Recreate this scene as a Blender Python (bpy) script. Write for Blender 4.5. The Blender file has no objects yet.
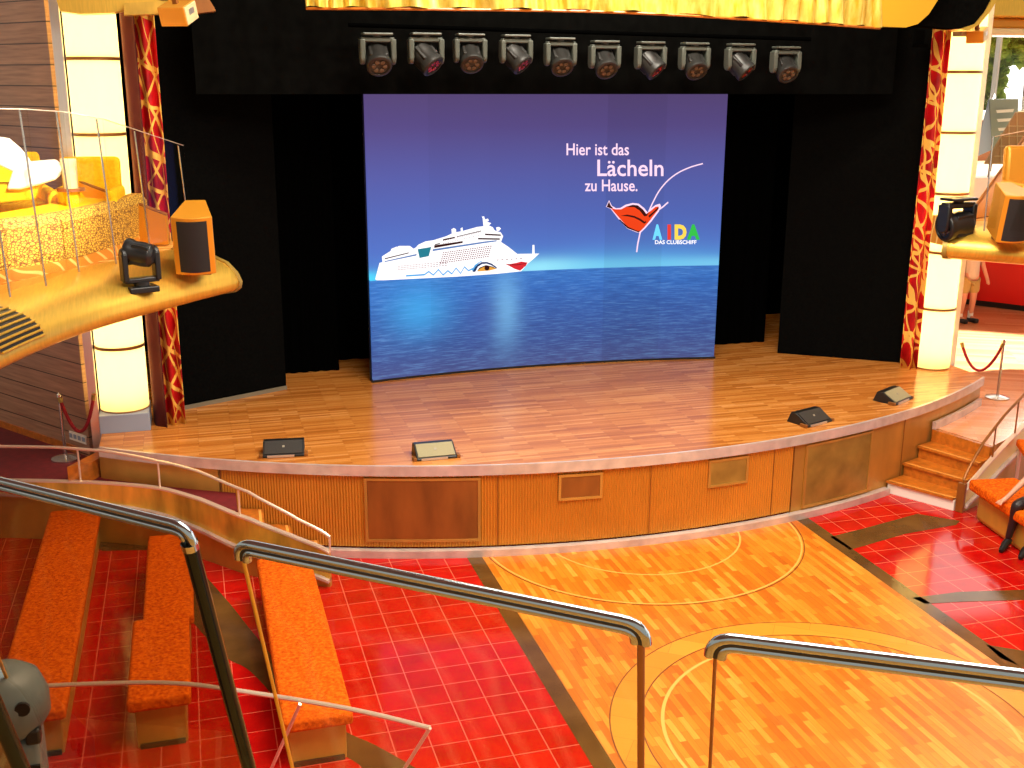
import bpy, bmesh, math, random
from mathutils import Vector, Matrix
random.seed(4)
PI = math.pi
SC = bpy.context.scene
COL = SC.collection

# ------------------------------------------------------------------ camera model (world: x right along the stage, y towards the stage, z up)
F_PX, YAW, PITCH, ROLL = 1113.18, 0.282712, 0.267814, 0.003668
CAM = Vector((-2.49434, -8.97032, 5.21037))
_f = Vector((math.sin(YAW)*math.cos(PITCH), math.cos(YAW)*math.cos(PITCH), -math.sin(PITCH)))
_r = Vector((math.cos(YAW), -math.sin(YAW), 0)); _u = _r.cross(_f)
RGT = math.cos(ROLL)*_r + math.sin(ROLL)*_u
UPV = -math.sin(ROLL)*_r + math.cos(ROLL)*_u
FWD = _f
def ray(px, py): return FWD + RGT*((px-512)/F_PX) - UPV*((py-384)/F_PX)
def pz(px, py, z): d = ray(px, py); return CAM + d*((z-CAM.z)/d.z)
def pY(px, py, y): d = ray(px, py); return CAM + d*((y-CAM.y)/d.y)
def pX(px, py, x): d = ray(px, py); return CAM + d*((x-CAM.x)/d.x)

# ------------------------------------------------------------------ materials
def lin(c):
    c = c/255.0
    return c/12.92 if c <= 0.04045 else ((c+0.055)/1.055)**2.4
def S(r, g, b): return (lin(r), lin(g), lin(b), 1.0)
class NT:
    def __init__(s, name):
        s.m = bpy.data.materials.new(name); s.m.use_nodes = True
        s.t = s.m.node_tree; s.n = s.t.nodes; s.l = s.t.links
        s.b = s.n['Principled BSDF']; s.out = s.n['Material Output']
    def node(s, typ, **kw):
        nd = s.n.new(typ)
        for k, v in kw.items():
            if k in nd.inputs.keys() if isinstance(k, str) else False: nd.inputs[k].default_value = v
            else: setattr(nd, k, v)
        return nd
    def inp(s, nd, key, v):
        if hasattr(v, 'is_output'): s.l.new(v, nd.inputs[key])
        else: nd.inputs[key].default_value = v
        return nd
    def coord(s, kind='Object'): return s.n.new('ShaderNodeTexCoord').outputs[kind]
    def mapping(s, vec, loc=(0,0,0), rot=(0,0,0), scale=(1,1,1)):
        m = s.n.new('ShaderNodeMapping'); s.l.new(vec, m.inputs[0])
        m.inputs['Location'].default_value = loc; m.inputs['Rotation'].default_value = rot; m.inputs['Scale'].default_value = scale
        return m.outputs[0]
    def math(s, op, a, b=None, c=None):
        m = s.n.new('ShaderNodeMath'); m.operation = op
        for i, v in enumerate((a, b, c)):
            if v is None: continue
            s.inp(m, i, v)
        return m.outputs[0]
    def mix(s, fac, a, b, typ='MIX'):
        m = s.n.new('ShaderNodeMix'); m.data_type = 'RGBA'; m.blend_type = typ
        s.inp(m, 0, fac); s.inp(m, 6, a); s.inp(m, 7, b); return m.outputs[2]
    def noise(s, vec, scale, detail=3, rough=.5):
        m = s.n.new('ShaderNodeTexNoise'); s.l.new(vec, m.inputs['Vector'])
        m.inputs['Scale'].default_value = scale; m.inputs['Detail'].default_value = detail; m.inputs['Roughness'].default_value = rough
        return m.outputs[0]
    def ramp(s, fac, stops, interp='LINEAR'):
        r = s.n.new('ShaderNodeValToRGB'); s.l.new(fac, r.inputs[0]); cr = r.color_ramp; cr.interpolation = interp
        while len(cr.elements) < len(stops): cr.elements.new(0.5)
        for e, (p, c) in zip(cr.elements, stops): e.position = p; e.color = c
        return r.outputs[0]
    def bump(s, h, strength=.3, dist=.01):
        b = s.n.new('ShaderNodeBump'); s.l.new(h, b.inputs['Height']); b.inputs['Strength'].default_value = strength; b.inputs['Distance'].default_value = dist
        s.l.new(b.outputs[0], s.b.inputs['Normal'])
    def set(s, **kw):
        for k, v in kw.items():
            k = {'color':'Base Color','rough':'Roughness','metal':'Metallic','emit':'Emission Color','estr':'Emission Strength','spec':'Specular IOR Level','coat':'Coat Weight','crough':'Coat Roughness','sheen':'Sheen Weight'}[k]
            s.inp(s.b, k, v)
        return s.m
def plain(name, c, rough=.5, metal=0.0, spec=.5, var=0.0, vscale=6):
    t = NT(name)
    if var:
        n = t.noise(t.coord(), vscale, 4)
        a = tuple(x*(1-var) for x in c[:3])+(1,); b = tuple(min(1,x*(1+var)) for x in c[:3])+(1,)
        t.set(color=t.ramp(n, [(.3,a),(.7,b)]))
    else: t.set(color=c)
    t.set(rough=rough, metal=metal, spec=spec); return t.m
M = {}
def emis(name, c, strength=1.0):
    t = NT(name); t.set(color=(0,0,0,1), emit=c, estr=strength, rough=.6, spec=.1); return t.m

# red floor tiles
t = NT('red_tile'); co = t.coord()
br = t.n.new('ShaderNodeTexBrick'); t.l.new(co, br.inputs['Vector']); br.offset = 0; br.squash = 1
for k, v in (('Scale',1),('Mortar Size',.005),('Mortar Smooth',.1),('Brick Width',.3),('Row Height',.3),('Bias',0)): br.inputs[k].default_value = v
br.inputs['Color1'].default_value = S(194,15,13); br.inputs['Color2'].default_value = S(176,11,10); br.inputs['Mortar'].default_value = S(236,120,92)
n = t.noise(co, 3.5, 4)
t.set(color=t.mix(.35, br.outputs[0], t.ramp(n, [(.3,S(124,6,8)),(.7,S(206,30,18))]), 'MIX'), rough=.1, spec=.35); M['tile'] = t.m
# dark stone bands
t = NT('brown_stone'); co = t.coord(); n = t.noise(co, 2.5, 5)
t.set(color=t.ramp(n, [(.3,S(76,50,22)),(.7,S(104,72,34))]), rough=.14, spec=.45); M['stone'] = t.m
def wood(name, cols, w, l, rot, rough, grain=.35, seam=S(120,60,20), coat=0.0, loc=(0,0,0)):
    t = NT(name); v = t.mapping(t.coord(), loc=loc, rot=(0,0,rot))
    br = t.n.new('ShaderNodeTexBrick'); t.l.new(v, br.inputs['Vector']); br.offset = .37; br.offset_frequency = 2; br.squash = 1
    for k, q in (('Scale',1),('Mortar Size',.0012),('Mortar Smooth',.2),('Brick Width',l),('Row Height',w),('Bias',0)): br.inputs[k].default_value = q
    br.inputs['Color1'].default_value = (0,0,0,1); br.inputs['Color2'].default_value = (1,1,1,1); br.inputs['Mortar'].default_value = (.5,.5,.5,1)
    g = t.noise(t.mapping(v, scale=(3, 60, 3)), 1.0, 4)
    big = t.noise(v, 1.3, 2)
    f = t.math('ADD', t.math('MULTIPLY', br.outputs[0], .62), t.math('ADD', t.math('MULTIPLY', g, grain), t.math('MULTIPLY', big, .25)))
    f = t.math('SUBTRACT', f, .12)
    c = t.ramp(f, [(i/(len(cols)-1)*.9+.05, q) for i, q in enumerate(cols)])
    c = t.mix(br.outputs['Fac'], c, seam)
    t.set(color=c, rough=rough, spec=.5, coat=coat); t.b.inputs['Coat Roughness'].default_value = .08
    return t.m
M['dance'] = wood('dance_parquet', [S(176,84,14), S(204,110,20), S(220,134,34), S(238,168,66)], .062, .34, PI/2, .3)
M['ringwood'] = wood('ring_parquet', [S(214,126,30), S(232,152,46)], .3, .9, .6, .3)
M['stagewood'] = wood('stage_parquet', [S(150,84,30), S(186,112,44), S(204,132,60), S(226,160,92)], .05, .62, 0.0, .2)
M['deckwood'] = wood('deck_parquet', [S(214,134,80), S(238,174,124)], .12, 1.4, .5, .25)
M['stepwood'] = plain('step_wood', S(186,104,30), .3, var=.25, vscale=14)
M['inlay'] = plain('inlay_light', S(240,170,80), .35)
M['inlaydark'] = plain('inlay_dark', S(120,60,16), .4)
# metals
def brushed(name, c, rough=.32, streak=(2,60,60), amt=.18, metal=.85):
    t = NT(name); co = t.coord(); n = t.noise(t.mapping(co, scale=streak), 1.5, 4)
    a = tuple(x*(1-amt) for x in c[:3])+(1,); b = tuple(min(1,x*(1+amt)) for x in c[:3])+(1,)
    t.set(color=t.ramp(n, [(.3,a),(.7,b)]), rough=rough, metal=metal); return t.m
M['gold'] = brushed('brushed_gold', S(226,180,72), .34, (40,4,4), .09, .7)
M['goldwall'] = brushed('gold_wall', S(216,172,70), .3, (3,3,1), .35, .45)
M['creamgold'] = plain('cream_gold_wall', S(240,220,150), .35, .15)
M['benchgold'] = brushed('bench_gold', S(200,156,62), .4, (2,2,1), .2, .25)
M['brass'] = brushed('brass_panel', S(168,136,62), .38, (2,2,2), .3, .4)
M['bronze'] = brushed('bronze_panel', S(150,92,36), .42, (3,3,1), .25, .35)
M['rib'] = brushed('ribbed_bronze', S(206,136,42), .45, (1,1,1), .08, .3)
M['bronze2'] = brushed('smooth_bronze', S(196,146,66), .4, (2,2,1), .15, .4)
M['steel'] = plain('steel', S(205,200,195), .22, .95)
M['chrome'] = plain('chrome', S(190,200,205), .1, 1.0)
M['railm'] = plain('handrail_steel', S(176,190,198), .14, .95)
M['darkrail'] = plain('dark_green_rail', S(30,40,34), .12, .6)
M['groove'] = plain('rail_gasket', S(20,22,20), .4)
M['railpale'] = plain('pale_rail', S(236,214,190), .3, .5)
M['edge'] = plain('edge_stone', S(214,198,188), .22, .3, var=.18, vscale=5)
M['white'] = plain('white_paint', S(245,238,225), .5)
M['greyblue'] = plain('grey_blue_plinth', S(150,160,178), .5)
M['silver'] = plain('silver_trim', S(220,214,210), .28, .8)
# blacks
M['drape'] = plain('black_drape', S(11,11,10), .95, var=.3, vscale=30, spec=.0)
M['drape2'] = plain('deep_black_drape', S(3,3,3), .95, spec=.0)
M['border'] = plain('black_border', S(10,10,9), .95, var=.25, vscale=8, spec=.0)
M['skirt'] = plain('drape_skirting', S(120,110,90), .5)
M['black'] = plain('black_plastic', S(22,22,23), .35)
M['mhead'] = plain('grey_fixture', S(84,88,80), .4)
M['mdark'] = plain('dark_fixture', S(38,37,35), .4)
M['grille'] = plain('speaker_grille', S(30,29,28), .7, var=.2, vscale=160)
M['spkgold'] = plain('speaker_case', S(224,150,40), .35, .3)
M['grey'] = plain('grey_moulded_case', S(104,114,112), .4, var=.12)
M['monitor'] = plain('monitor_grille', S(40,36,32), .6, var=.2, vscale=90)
M['monitorl'] = plain('monitor_grille_painted_lit', S(150,140,104), .6, var=.1, vscale=90)  # paler copy of the monitor grille, the light on it put into the colour
M['lensred'] = plain('red_lens', S(150,44,30), .2)
M['lensdark'] = plain('amber_lens', S(104,88,74), .2)
M['dot'] = plain('badge', S(150,140,120), .4)
# orange fabric
t = NT('orange_fabric'); co = t.coord(); n = t.noise(co, 34, 4)
t.set(color=t.ramp(n, [(.32,S(188,66,6)),(.68,S(246,116,22))]), rough=.95, spec=.05); t.bump(n, .4, .006); M['orange'] = t.m
t = NT('yellow_fabric'); co = t.coord(); n = t.noise(co, 30, 3)
t.set(color=t.ramp(n, [(.3,S(236,176,10)),(.7,S(250,200,30))]), rough=.8, spec=.2); M['yellow'] = t.m
t = NT('patterned_gold_fabric'); co = t.coord()
v = t.n.new('ShaderNodeTexVoronoi'); t.l.new(t.mapping(co, scale=(1,1,1.6)), v.inputs['Vector']); v.inputs['Scale'].default_value = 26; v.feature = 'DISTANCE_TO_EDGE'
t.set(color=t.ramp(v.outputs[0], [(.05,S(120,72,20)),(.2,S(238,186,70))]), rough=.7); M['pattern'] = t.m
t = NT('swirl_carpet'); co = t.coord()
w = t.n.new('ShaderNodeTexWave'); w.wave_type = 'RINGS'; t.l.new(t.mapping(co, scale=(.7,1,1)), w.inputs['Vector']); w.inputs['Scale'].default_value = 2.4; w.inputs['Distortion'].default_value = 5; w.inputs['Detail'].default_value = 1
t.set(color=t.ramp(w.outputs[1], [(.86,S(206,132,36)),(.94,S(240,196,110))]), rough=.8); M['carpet'] = t.m
M['redcarpet'] = plain('dark_red_carpet', S(110,18,26), .7, var=.2, vscale=12)
M['redwall'] = plain('red_lacquer', S(226,22,18), .3)
M['darkvelvet'] = plain('dark_red_velvet', S(84,8,14), .85)
M['velvet'] = plain('red_velvet', S(150,16,32), .8)
M['darkred'] = plain('dark_red_cushion', S(120,50,20), .8)
# curtain
t = NT('red_gold_curtain'); co = t.coord()
sp = t.n.new('ShaderNodeSeparateXYZ'); t.l.new(co, sp.inputs[0]); wob = t.noise(co, 1.1, 1)
mask = None
for kx, kz, o_, w_ in ((5.2,1.7,.2,.15),(-4.6,2.3,.55,.13),(1.2,2.1,.1,.12),(-7.5,-.9,.3,.08)):
    e = t.math('FRACT', t.math('ADD', t.math('ADD', t.math('MULTIPLY', sp.outputs[0], kx), t.math('MULTIPLY', sp.outputs[2], kz)), t.math('ADD', o_, t.math('MULTIPLY', wob, 1.6))))
    m_ = t.math('LESS_THAN', e, w_); mask = m_ if mask is None else t.math('MAXIMUM', mask, m_)
red = t.ramp(t.noise(co, 3, 2), [(.35,S(206,14,20)),(.65,S(150,8,16))])
t.set(color=t.mix(mask, red, S(240,190,84)), rough=.45, spec=.3); M['curtain'] = t.m
# gold satin
t = NT('gold_satin'); co = t.coord(); n = t.noise(t.mapping(co, scale=(5,5,1.5)), 3, 3)
t.set(color=t.ramp(n, [(.3,S(206,162,26)),(.7,S(246,222,110))]), rough=.35, metal=.45); M['satin'] = t.m
M['goldboard'] = plain('gold_board', S(226,172,40), .35, .4)
# wood wall panels
t = NT('wall_planks'); co = t.coord(); n = t.noise(t.mapping(co, scale=(1.2,1.2,22)), 1.5, 4)
z = t.n.new('ShaderNodeSeparateXYZ'); t.l.new(co, z.inputs[0])
fr = t.math('FRACT', t.math('DIVIDE', z.outputs[2], .232))
seam = t.math('LESS_THAN', fr, .055)
t.set(color=t.mix(seam, t.ramp(n, [(.3,S(146,106,82)),(.7,S(182,138,108))]), S(64,38,28)), rough=.38); M['planks'] = t.m
# lit column: warm translucent shell round white tubes
t = NT('column_diffuser'); tr = t.n.new('ShaderNodeBsdfTranslucent'); tr.inputs[0].default_value = (1.0,.84,.38,1)
mx = t.n.new('ShaderNodeMixShader'); mx.inputs[0].default_value = .78
t.set(color=S(250,214,120), rough=.3); t.l.new(t.b.outputs[0], mx.inputs[1]); t.l.new(tr.outputs[0], mx.inputs[2]); t.l.new(mx.outputs[0], t.out.inputs[0]); M['diffuser'] = t.m
M['tube'] = emis('fluorescent_tube', (1,.86,.6,1), 16)
M['ring'] = plain('column_joint', S(150,100,44), .4, .4)
def glass(name, tint, refl=1.0):
    t = NT(name); t.n.remove(t.b)
    tp = t.n.new('ShaderNodeBsdfTransparent'); tp.inputs[0].default_value = tint
    gl = t.n.new('ShaderNodeBsdfGlossy'); gl.inputs['Roughness'].default_value = .02; gl.inputs[0].default_value = (1,1,1,1)
    fr = t.n.new('ShaderNodeFresnel'); ge = t.n.new('ShaderNodeNewGeometry'); t.l.new(t.math('ADD', 1.45, t.math('MULTIPLY', ge.outputs['Backfacing'], 1/1.45-1.45)), fr.inputs[0])
    mx = t.n.new('ShaderNodeMixShader'); t.l.new(t.math('MULTIPLY', fr.outputs[0], refl), mx.inputs[0])
    t.l.new(tp.outputs[0], mx.inputs[1]); t.l.new(gl.outputs[0], mx.inputs[2]); t.l.new(mx.outputs[0], t.out.inputs[0]); return t.m
M['glass'] = glass('clear_glass', (.97,.965,.95,1), .6)
M['glasslite'] = glass('pale_glass', (.97,.965,.94,1), .22)
M['glassbrown'] = glass('bronze_tinted_glass', (.70,.62,.53,1), .6)
t = NT('leaf'); n = t.noise(t.coord(), 3, 3); c_ = t.ramp(n, [(.3,S(120,164,34)),(.7,S(222,238,110))]); t.set(color=c_, rough=.5)
tr = t.n.new('ShaderNodeBsdfTranslucent'); t.l.new(c_, tr.inputs[0]); mx = t.n.new('ShaderNodeMixShader'); mx.inputs[0].default_value = .5
t.l.new(t.b.outputs[0], mx.inputs[1]); t.l.new(tr.outputs[0], mx.inputs[2]); t.l.new(mx.outputs[0], t.out.inputs[0]); M['leaf'] = t.m
M['bark'] = plain('bark', S(110,80,50), .8)
M['skin'] = plain('skin', S(214,150,118), .5)
M['shirt'] = plain('grey_shirt', S(196,180,160), .8)
M['khaki'] = plain('khaki_shorts', S(176,148,84), .8)
M['stocking'] = plain('black_stockings', S(34,22,24), .45)
M['dress'] = plain('dark_dress', S(40,36,40), .7, var=.3, vscale=30)
M['hair'] = plain('dark_hair', S(50,32,22), .6)
M['socks'] = plain('white_socks', S(240,236,228), .8)
M['tan'] = plain('tan_case', S(214,190,140), .5)
M['lattice'] = plain('lattice_brown', S(176,136,84), .5)
M['board'] = plain('grey_board', S(146,156,148), .5)
M['brownwood'] = plain('brown_wood', S(130,72,36), .5, var=.2)

# ------------------------------------------------------------------ mesh helpers
class MB:
    def __init__(s): s.v = []; s.f = []; s.mi = []
    def add(s, vs, fs, mi=0):
        o = len(s.v); s.v += [tuple(v) for v in vs]; s.f += [tuple(i+o for i in f) for f in fs]; s.mi += [mi]*len(fs); return s
    def box(s, c, d, rz=0, rx=0, ry=0):
        R = Matrix.Rotation(rz,3,'Z') @ Matrix.Rotation(ry,3,'Y') @ Matrix.Rotation(rx,3,'X')
        c = Vector(c); vs = [c + R @ Vector((x*d[0]/2, y*d[1]/2, z*d[2]/2)) for x in (-1,1) for y in (-1,1) for z in (-1,1)]
        return s.add(vs, [(0,1,3,2),(4,6,7,5),(0,4,5,1),(2,3,7,6),(0,2,6,4),(1,5,7,3)])
    def prism(s, poly, z0, z1):
        n = len(poly); vs = [(p[0],p[1],z0) for p in poly] + [(p[0],p[1],z1) for p in poly]
        a = sum(poly[i][0]*poly[(i+1)%n][1]-poly[(i+1)%n][0]*poly[i][1] for i in range(n))
        fs = [tuple(range(n))[::-1], tuple(range(n,2*n))] + [(i,(i+1)%n,n+(i+1)%n,n+i) for i in range(n)]
        if a < 0: fs = [f[::-1] for f in fs]
        return s.add(vs, fs)
    def hexa(s, b, tp):   # 4 bottom, 4 top (ccw)
        return s.add(list(b)+list(tp), [(3,2,1,0),(4,5,6,7),(0,1,5,4),(1,2,6,5),(2,3,7,6),(3,0,4,7)])
    def strip(s, A, B):   # quad strip between two polylines
        n = len(A); return s.add(list(A)+list(B), [(i,i+1,n+i+1,n+i) for i in range(n-1)])
    def tube(s, pts, r, seg=10, cap=True):
        pts = [Vector(p) for p in pts]; n = len(pts); rr = r if isinstance(r, (list,tuple)) else [r]*n
        vs = []; prev = None
        for i, p in enumerate(pts):
            t = (pts[min(i+1,n-1)] - pts[max(i-1,0)]).normalized()
            if prev is None:
                a = Vector((0,0,1)) if abs(t.z) < .9 else Vector((1,0,0)); u = t.cross(a).normalized()
            else: u = (prev - t*prev.dot(t)).normalized()
            prev = u; w = t.cross(u)
            vs += [p + (u*math.cos(2*PI*k/seg) + w*math.sin(2*PI*k/seg))*rr[i] for k in range(seg)]
        fs = [(i*seg+k, i*seg+(k+1)%seg, (i+1)*seg+(k+1)%seg, (i+1)*seg+k) for i in range(n-1) for k in range(seg)]
        if cap: fs += [tuple(range(seg))[::-1], tuple((n-1)*seg+k for k in range(seg))]
        return s.add(vs, fs)
    def lathe(s, prof, seg=24, mat=None):   # prof [(r,z)] about z, then transform
        mat = mat or Matrix.Identity(4); vs = []; n = len(prof)
        for r, z in prof: vs += [mat @ Vector((max(r,1e-4)*math.cos(2*PI*k/seg), max(r,1e-4)*math.sin(2*PI*k/seg), z)) for k in range(seg)]
        fs = [(i*seg+k, i*seg+(k+1)%seg, (i+1)*seg+(k+1)%seg, (i+1)*seg+k) for i in range(n-1) for k in range(seg)]
        return s.add(vs, fs)
    def sweep(s, path, prof, up=Vector((0,0,1)), closed=True, cap=True):
        # prof: (a,b): a outwards (left of travel = +), b along up
        P = [Vector(p) for p in path]; n = len(P); m = len(prof); vs = []
        for i, p in enumerate(P):
            t = (P[min(i+1,n-1)] - P[max(i-1,0)]); t.z = 0; t.normalize(); o = Vector((-t.y, t.x, 0))
            vs += [p + o*a + up*b for a, b in prof]
        rng = m if closed else m-1
        fs = [(i*m+k, (i+1)*m+k, (i+1)*m+(k+1)%m, i*m+(k+1)%m) for i in range(n-1) for k in range(rng)]
        if cap and closed: fs += [tuple(range(m)), tuple((n-1)*m+k for k in range(m))[::-1]]
        return s.add(vs, fs)
    def build(s, name, mat, parent=None, bevel=0, smooth=False, bseg=2, sub=0):
        me = bpy.data.meshes.new(name); me.from_pydata(s.v, [], s.f); me.validate()
        bm = bmesh.new(); bm.from_mesh(me); bmesh.ops.recalc_face_normals(bm, faces=bm.faces); bm.to_mesh(me); bm.free()
        o = bpy.data.objects.new(name, me); COL.objects.link(o)
        me.materials.append(M[mat] if isinstance(mat, str) else mat)
        if parent: o.parent = parent
        if bevel:
            b = o.modifiers.new('bevel','BEVEL'); b.width = bevel; b.segments = bseg; b.limit_method = 'ANGLE'; b.angle_limit = .6
        if sub:
            b = o.modifiers.new('sub','SUBSURF'); b.levels = sub; b.render_levels = sub
        if smooth:
            for p in me.polygons: p.use_smooth = True
            if not sub: me.set_sharp_from_angle(angle=.7)
        return o
def tag(o, label, cat, group=None):
    o['label'] = label; o['category'] = cat
    if group: o['group'] = group
    return o
def empty(name, loc, rz=0, label=None, cat=None, group=None):
    o = bpy.data.objects.new(name, None); o.empty_display_size = .1; COL.objects.link(o); o.location = loc; o.rotation_euler = (0,0,rz)
    if label: tag(o, label, cat, group)
    return o
def struct(o): o['kind'] = 'structure'; return o
def loc(root, p): return root.matrix_basis.inverted() @ Vector(p)
def arc(c, R, a0, a1, n): return [(c[0]+R*math.cos(a0+(a1-a0)*i/n), c[1]+R*math.sin(a0+(a1-a0)*i/n)) for i in range(n+1)]
def bez(p0, p1, p2, n=8): return [p0*(1-i/n)**2 + p1*2*(i/n)*(1-i/n) + p2*(i/n)**2 for i in range(n+1)]
def interp(xs, ys, x):
    for i in range(len(xs)-1):
        if x <= xs[i+1]: break
    f = (x-xs[i])/(xs[i+1]-xs[i]); return ys[i]+(ys[i+1]-ys[i])*f
def crom(pts, n=6):   # smooth curve through points
    P = [Vector(p) for p in pts]; out = []
    for i in range(len(P)-1):
        a, b, c, d = P[max(i-1,0)], P[i], P[i+1], P[min(i+2,len(P)-1)]
        for k in range(n):
            t = k/n; out.append(.5*((2*b)+(c-a)*t+(2*a-5*b+4*c-d)*t*t+(3*b-a-3*c+d)*t**3))
    return out+[P[-1]]

# ------------------------------------------------------------------ floor and its bands
fl = MB(); fl.prism([(-9,-7.5),(13,-7.5),(13,10),(-9,10)], -.1, 0); struct(fl.build('floor','tile'))
def band(name, polys, z=.003, mat='stone', lab=None):
    b = MB()
    for p in polys: b.prism(p, 0.0005, z)
    o = b.build(name, mat); struct(o); return o
SX, SY, SR = 2.4, 12.35, 10.2          # centre and radius of the stage front arc
def front_y(x, R=SR): return SY - math.sqrt(R*R-(x-SX)**2)
band('trim_1', [[(.256,-7),(.425,-7),(.425,front_y(.425)+.1),(.256,front_y(.256)+.1)]])
band('trim_2', [[(4.41,-7),(4.585,-7),(4.585,front_y(4.585)+.1),(4.41,front_y(4.41)+.1)]])
up = crom([(-2.62,2.7,0),(-2.36,1.84,0),(-2.19,1.21,0),(-1.9,.2,0),(-1.61,-.68,0),(-1.34,-1.06,0),(-1.09,-1.45,0),(-.7,-2.1,0),(-.2,-3.2,0)],4)
lo = crom([(-3.0,2.6,0),(-2.75,1.6,0),(-2.46,.76,0),(-2.28,.48,0),(-2.13,.1,0),(-1.83,-.88,0),(-1.59,-1.15,0),(-1.4,-1.6,0),(-1.0,-3.2,0)],4)
b = MB()
n = len(up); b.strip([v+Vector((0,0,.003)) for v in up], [v+Vector((0,0,.003)) for v in lo]); struct(b.build('trim_3','stone'))
rb = lambda px: [tuple(pz(x,y,0))[:2] for x,y in px]
band('trim_4', [rb([(850,550),(905,534),(956,525),(960,521),(917,514),(870,527),(830,537)])])
band('trim_5', [rb([(925,604),(960,602),(1024,600),(1060,600),(1060,589),(1024,590),(960,592),(912,598)])])
band('trim_6', [rb([(1000,658),(1024,668),(1050,664),(1024,651),(986,645)])])
band('trim_7', [rb([(-30,518),(50,518),(102,551),(150,550),(190,560),(105,523),(52,493),(-30,493)])])
dance = MB(); dance.prism([(.425,-7),(4.41,-7)] + [(x, front_y(x)+.1) for x in (4.41,3.5,2.4,1.3,.425)], 0.0005, .004)
dance = struct(dance.build('dance_floor','dance'))
def annulus(c, R, w, a0, a1, z, n=64):
    b = MB(); A = arc(c, R, a0, a1, n); B = arc(c, R-w, a0, a1, n)
    A = [(x,y,z) for x,y in A]; B = [(x,y,z) for x,y in B]; return b.strip(A,B)
annulus((2.4,2.45), 1.9, .022, PI+.12, 2*PI-.12, .0055).build('inlay_ring','inlay',dance)
annulus((2.4,2.45), 1.925, .012, PI+.12, 2*PI-.12, .0056).build('inlay_ring','inlaydark',dance)
annulus((2.4,2.45), 1.2, .022, PI+.22, 2*PI-.22, .0055).build('inlay_ring','inlay',dance)
annulus((2.4,-1.9), 1.9, .27, -.4, PI+.4, .0055).build('inlay_band','ringwood',dance)
annulus((2.4,-1.9), 1.905, .012, -.4, PI+.4, .0062).build('inlay_ring','inlaydark',dance)
annulus((2.4,-1.9), 1.64, .012, -.4, PI+.4, .0062).build('inlay_ring','inlaydark',dance)
annulus((2.4,-1.9), 1.47, .03, -.4, PI+.4, .0055).build('inlay_ring','inlay',dance)

# ------------------------------------------------------------------ stage
ZS = 1.08
CT = (SX, SY)
def ang(x, R=SR): return PI + math.acos(-(x-SX)/R) if False else 2*PI - math.acos((x-SX)/R)
def apatch(R, th, x0, x1, z0, z1, n=40, mb=None):
    mb = mb or MB(); a0, a1 = ang(x0,R), ang(x1,R)
    o = arc(CT, R+th, a0, a1, n); i = arc(CT, R, a0, a1, n)
    return mb.prism(o + i[::-1], z0, z1)
stage = empty('stage', (SX, front_y(SX), 0), 0, 'curved wooden stage with bronze front below the big video screen', 'stage')
def part(mb, name, mat, root, **kw):
    inv = root.matrix_basis.inverted(); mb.v = [tuple(inv @ Vector(v)) for v in mb.v]
    return mb.build(name, mat, root, **kw)
XL, XR = -3.66, 8.36
d = MB(); d.prism(arc(CT, SR+.02, ang(XL), ang(XR), 80) + [(XR,9.2),(XL,9.2)], .95, ZS); part(d,'stage_deck','stagewood',stage)
part(apatch(SR+.02, .03, XL, XR, ZS-.115, ZS+.004, 90), 'edge_trim', 'edge', stage)
# ribbed centre and smooth wings of the fascia
rb_ = MB(); x0, x1 = ang(-2.35), ang(4.35); N = 420; prof = []
for i in range(N+1):
    prof.append((x0+(x1-x0)*i/N, SR - (.0 if i % 2 else .012)))
A = [(CT[0]+r*math.cos(a), CT[1]+r*math.sin(a), .1) for a, r in prof]; B = [(p[0],p[1],.97) for p in A]
rb_.strip(A,B); part(rb_,'ribbed_fascia','rib',stage)
part(apatch(SR-.05, .045, XL, -2.35, 0, .97), 'side_fascia', 'bronze2', stage)
part(apatch(SR-.05, .045, 4.35, XR, 0, .97), 'side_fascia', 'bronze2', stage)
part(apatch(SR, .09, -3.0, 6.0, 0.0, .085, 60), 'base_trim', 'edge', stage)
def vent(x0, x1, z0, z1, mat, fr=.03):
    p = part(apatch(SR+.002, .012, x0, x1, z0, z1, 8), 'vent_panel', mat, stage)
    f = MB()
    for a in ((x0-fr,x1+fr,z0-fr,z0),(x0-fr,x1+fr,z1,z1+fr),(x0-fr,x0,z0,z1),(x1,x1+fr,z0,z1)): apatch(SR, .025, *a, 6, f)
    o = part(f, 'panel_frame', 'bronze2', stage)
    o.parent = p; return p
def xa(px, py, z):   # x where the pixel's ray meets the stage front at height z
    return pz(px,py,z).x
vent(-.79, .40, .20, .90, 'bronze'); vent(1.33, 1.78, .64, .89, 'bronze'); vent(3.16, 3.64, .62, .90, 'brass'); vent(4.55, 5.62, .14, .90, 'brass')
for x in (-2.35, .62, 2.4, 4.05, 4.35, 6.3):
    part(apatch(SR, .006, x-.004, x+.004, .1, .96, 2), 'panel_joint', 'bronze', stage)

# ------------------------------------------------------------------ outer decks, steps
ZD = .68
RW = SR+.9
d = MB(); d.prism(arc(CT, SR-.1, ang(6.985,SR-.1), ang(8.35,SR-.1), 12) + [(8.4,6),(8.4,16),(26,16),(26,6)] + arc(CT, RW, ang(11,RW), ang(7.235,RW), 12), ZD-.1, ZD)
struct(d.build('floor_right','deckwood'))
d = MB()
def plan_y(x):
    q_ = [p for p in PLAN]
    for a, c in zip(q_, q_[1:]):
        if c[0] <= x <= a[0]: f = (x-a[0])/(c[0]-a[0]); return a[1]+(c[1]-a[1])*f
    return q_[-1][1]
PCOL = [(330,551,537,579,.40),(300,538,520,568,.51),(250,518,492,550,.66),(200,498,471,527,.72),(160,487,461,512,.74),(110,482,451,503,.74),(60,480,447,496,.73),(0,479,446,492,.72),(-50,479,446,491,.72)]
PLAN = [tuple(pz(c[0],c[1],c[4]))[:2] for c in PCOL]
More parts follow.
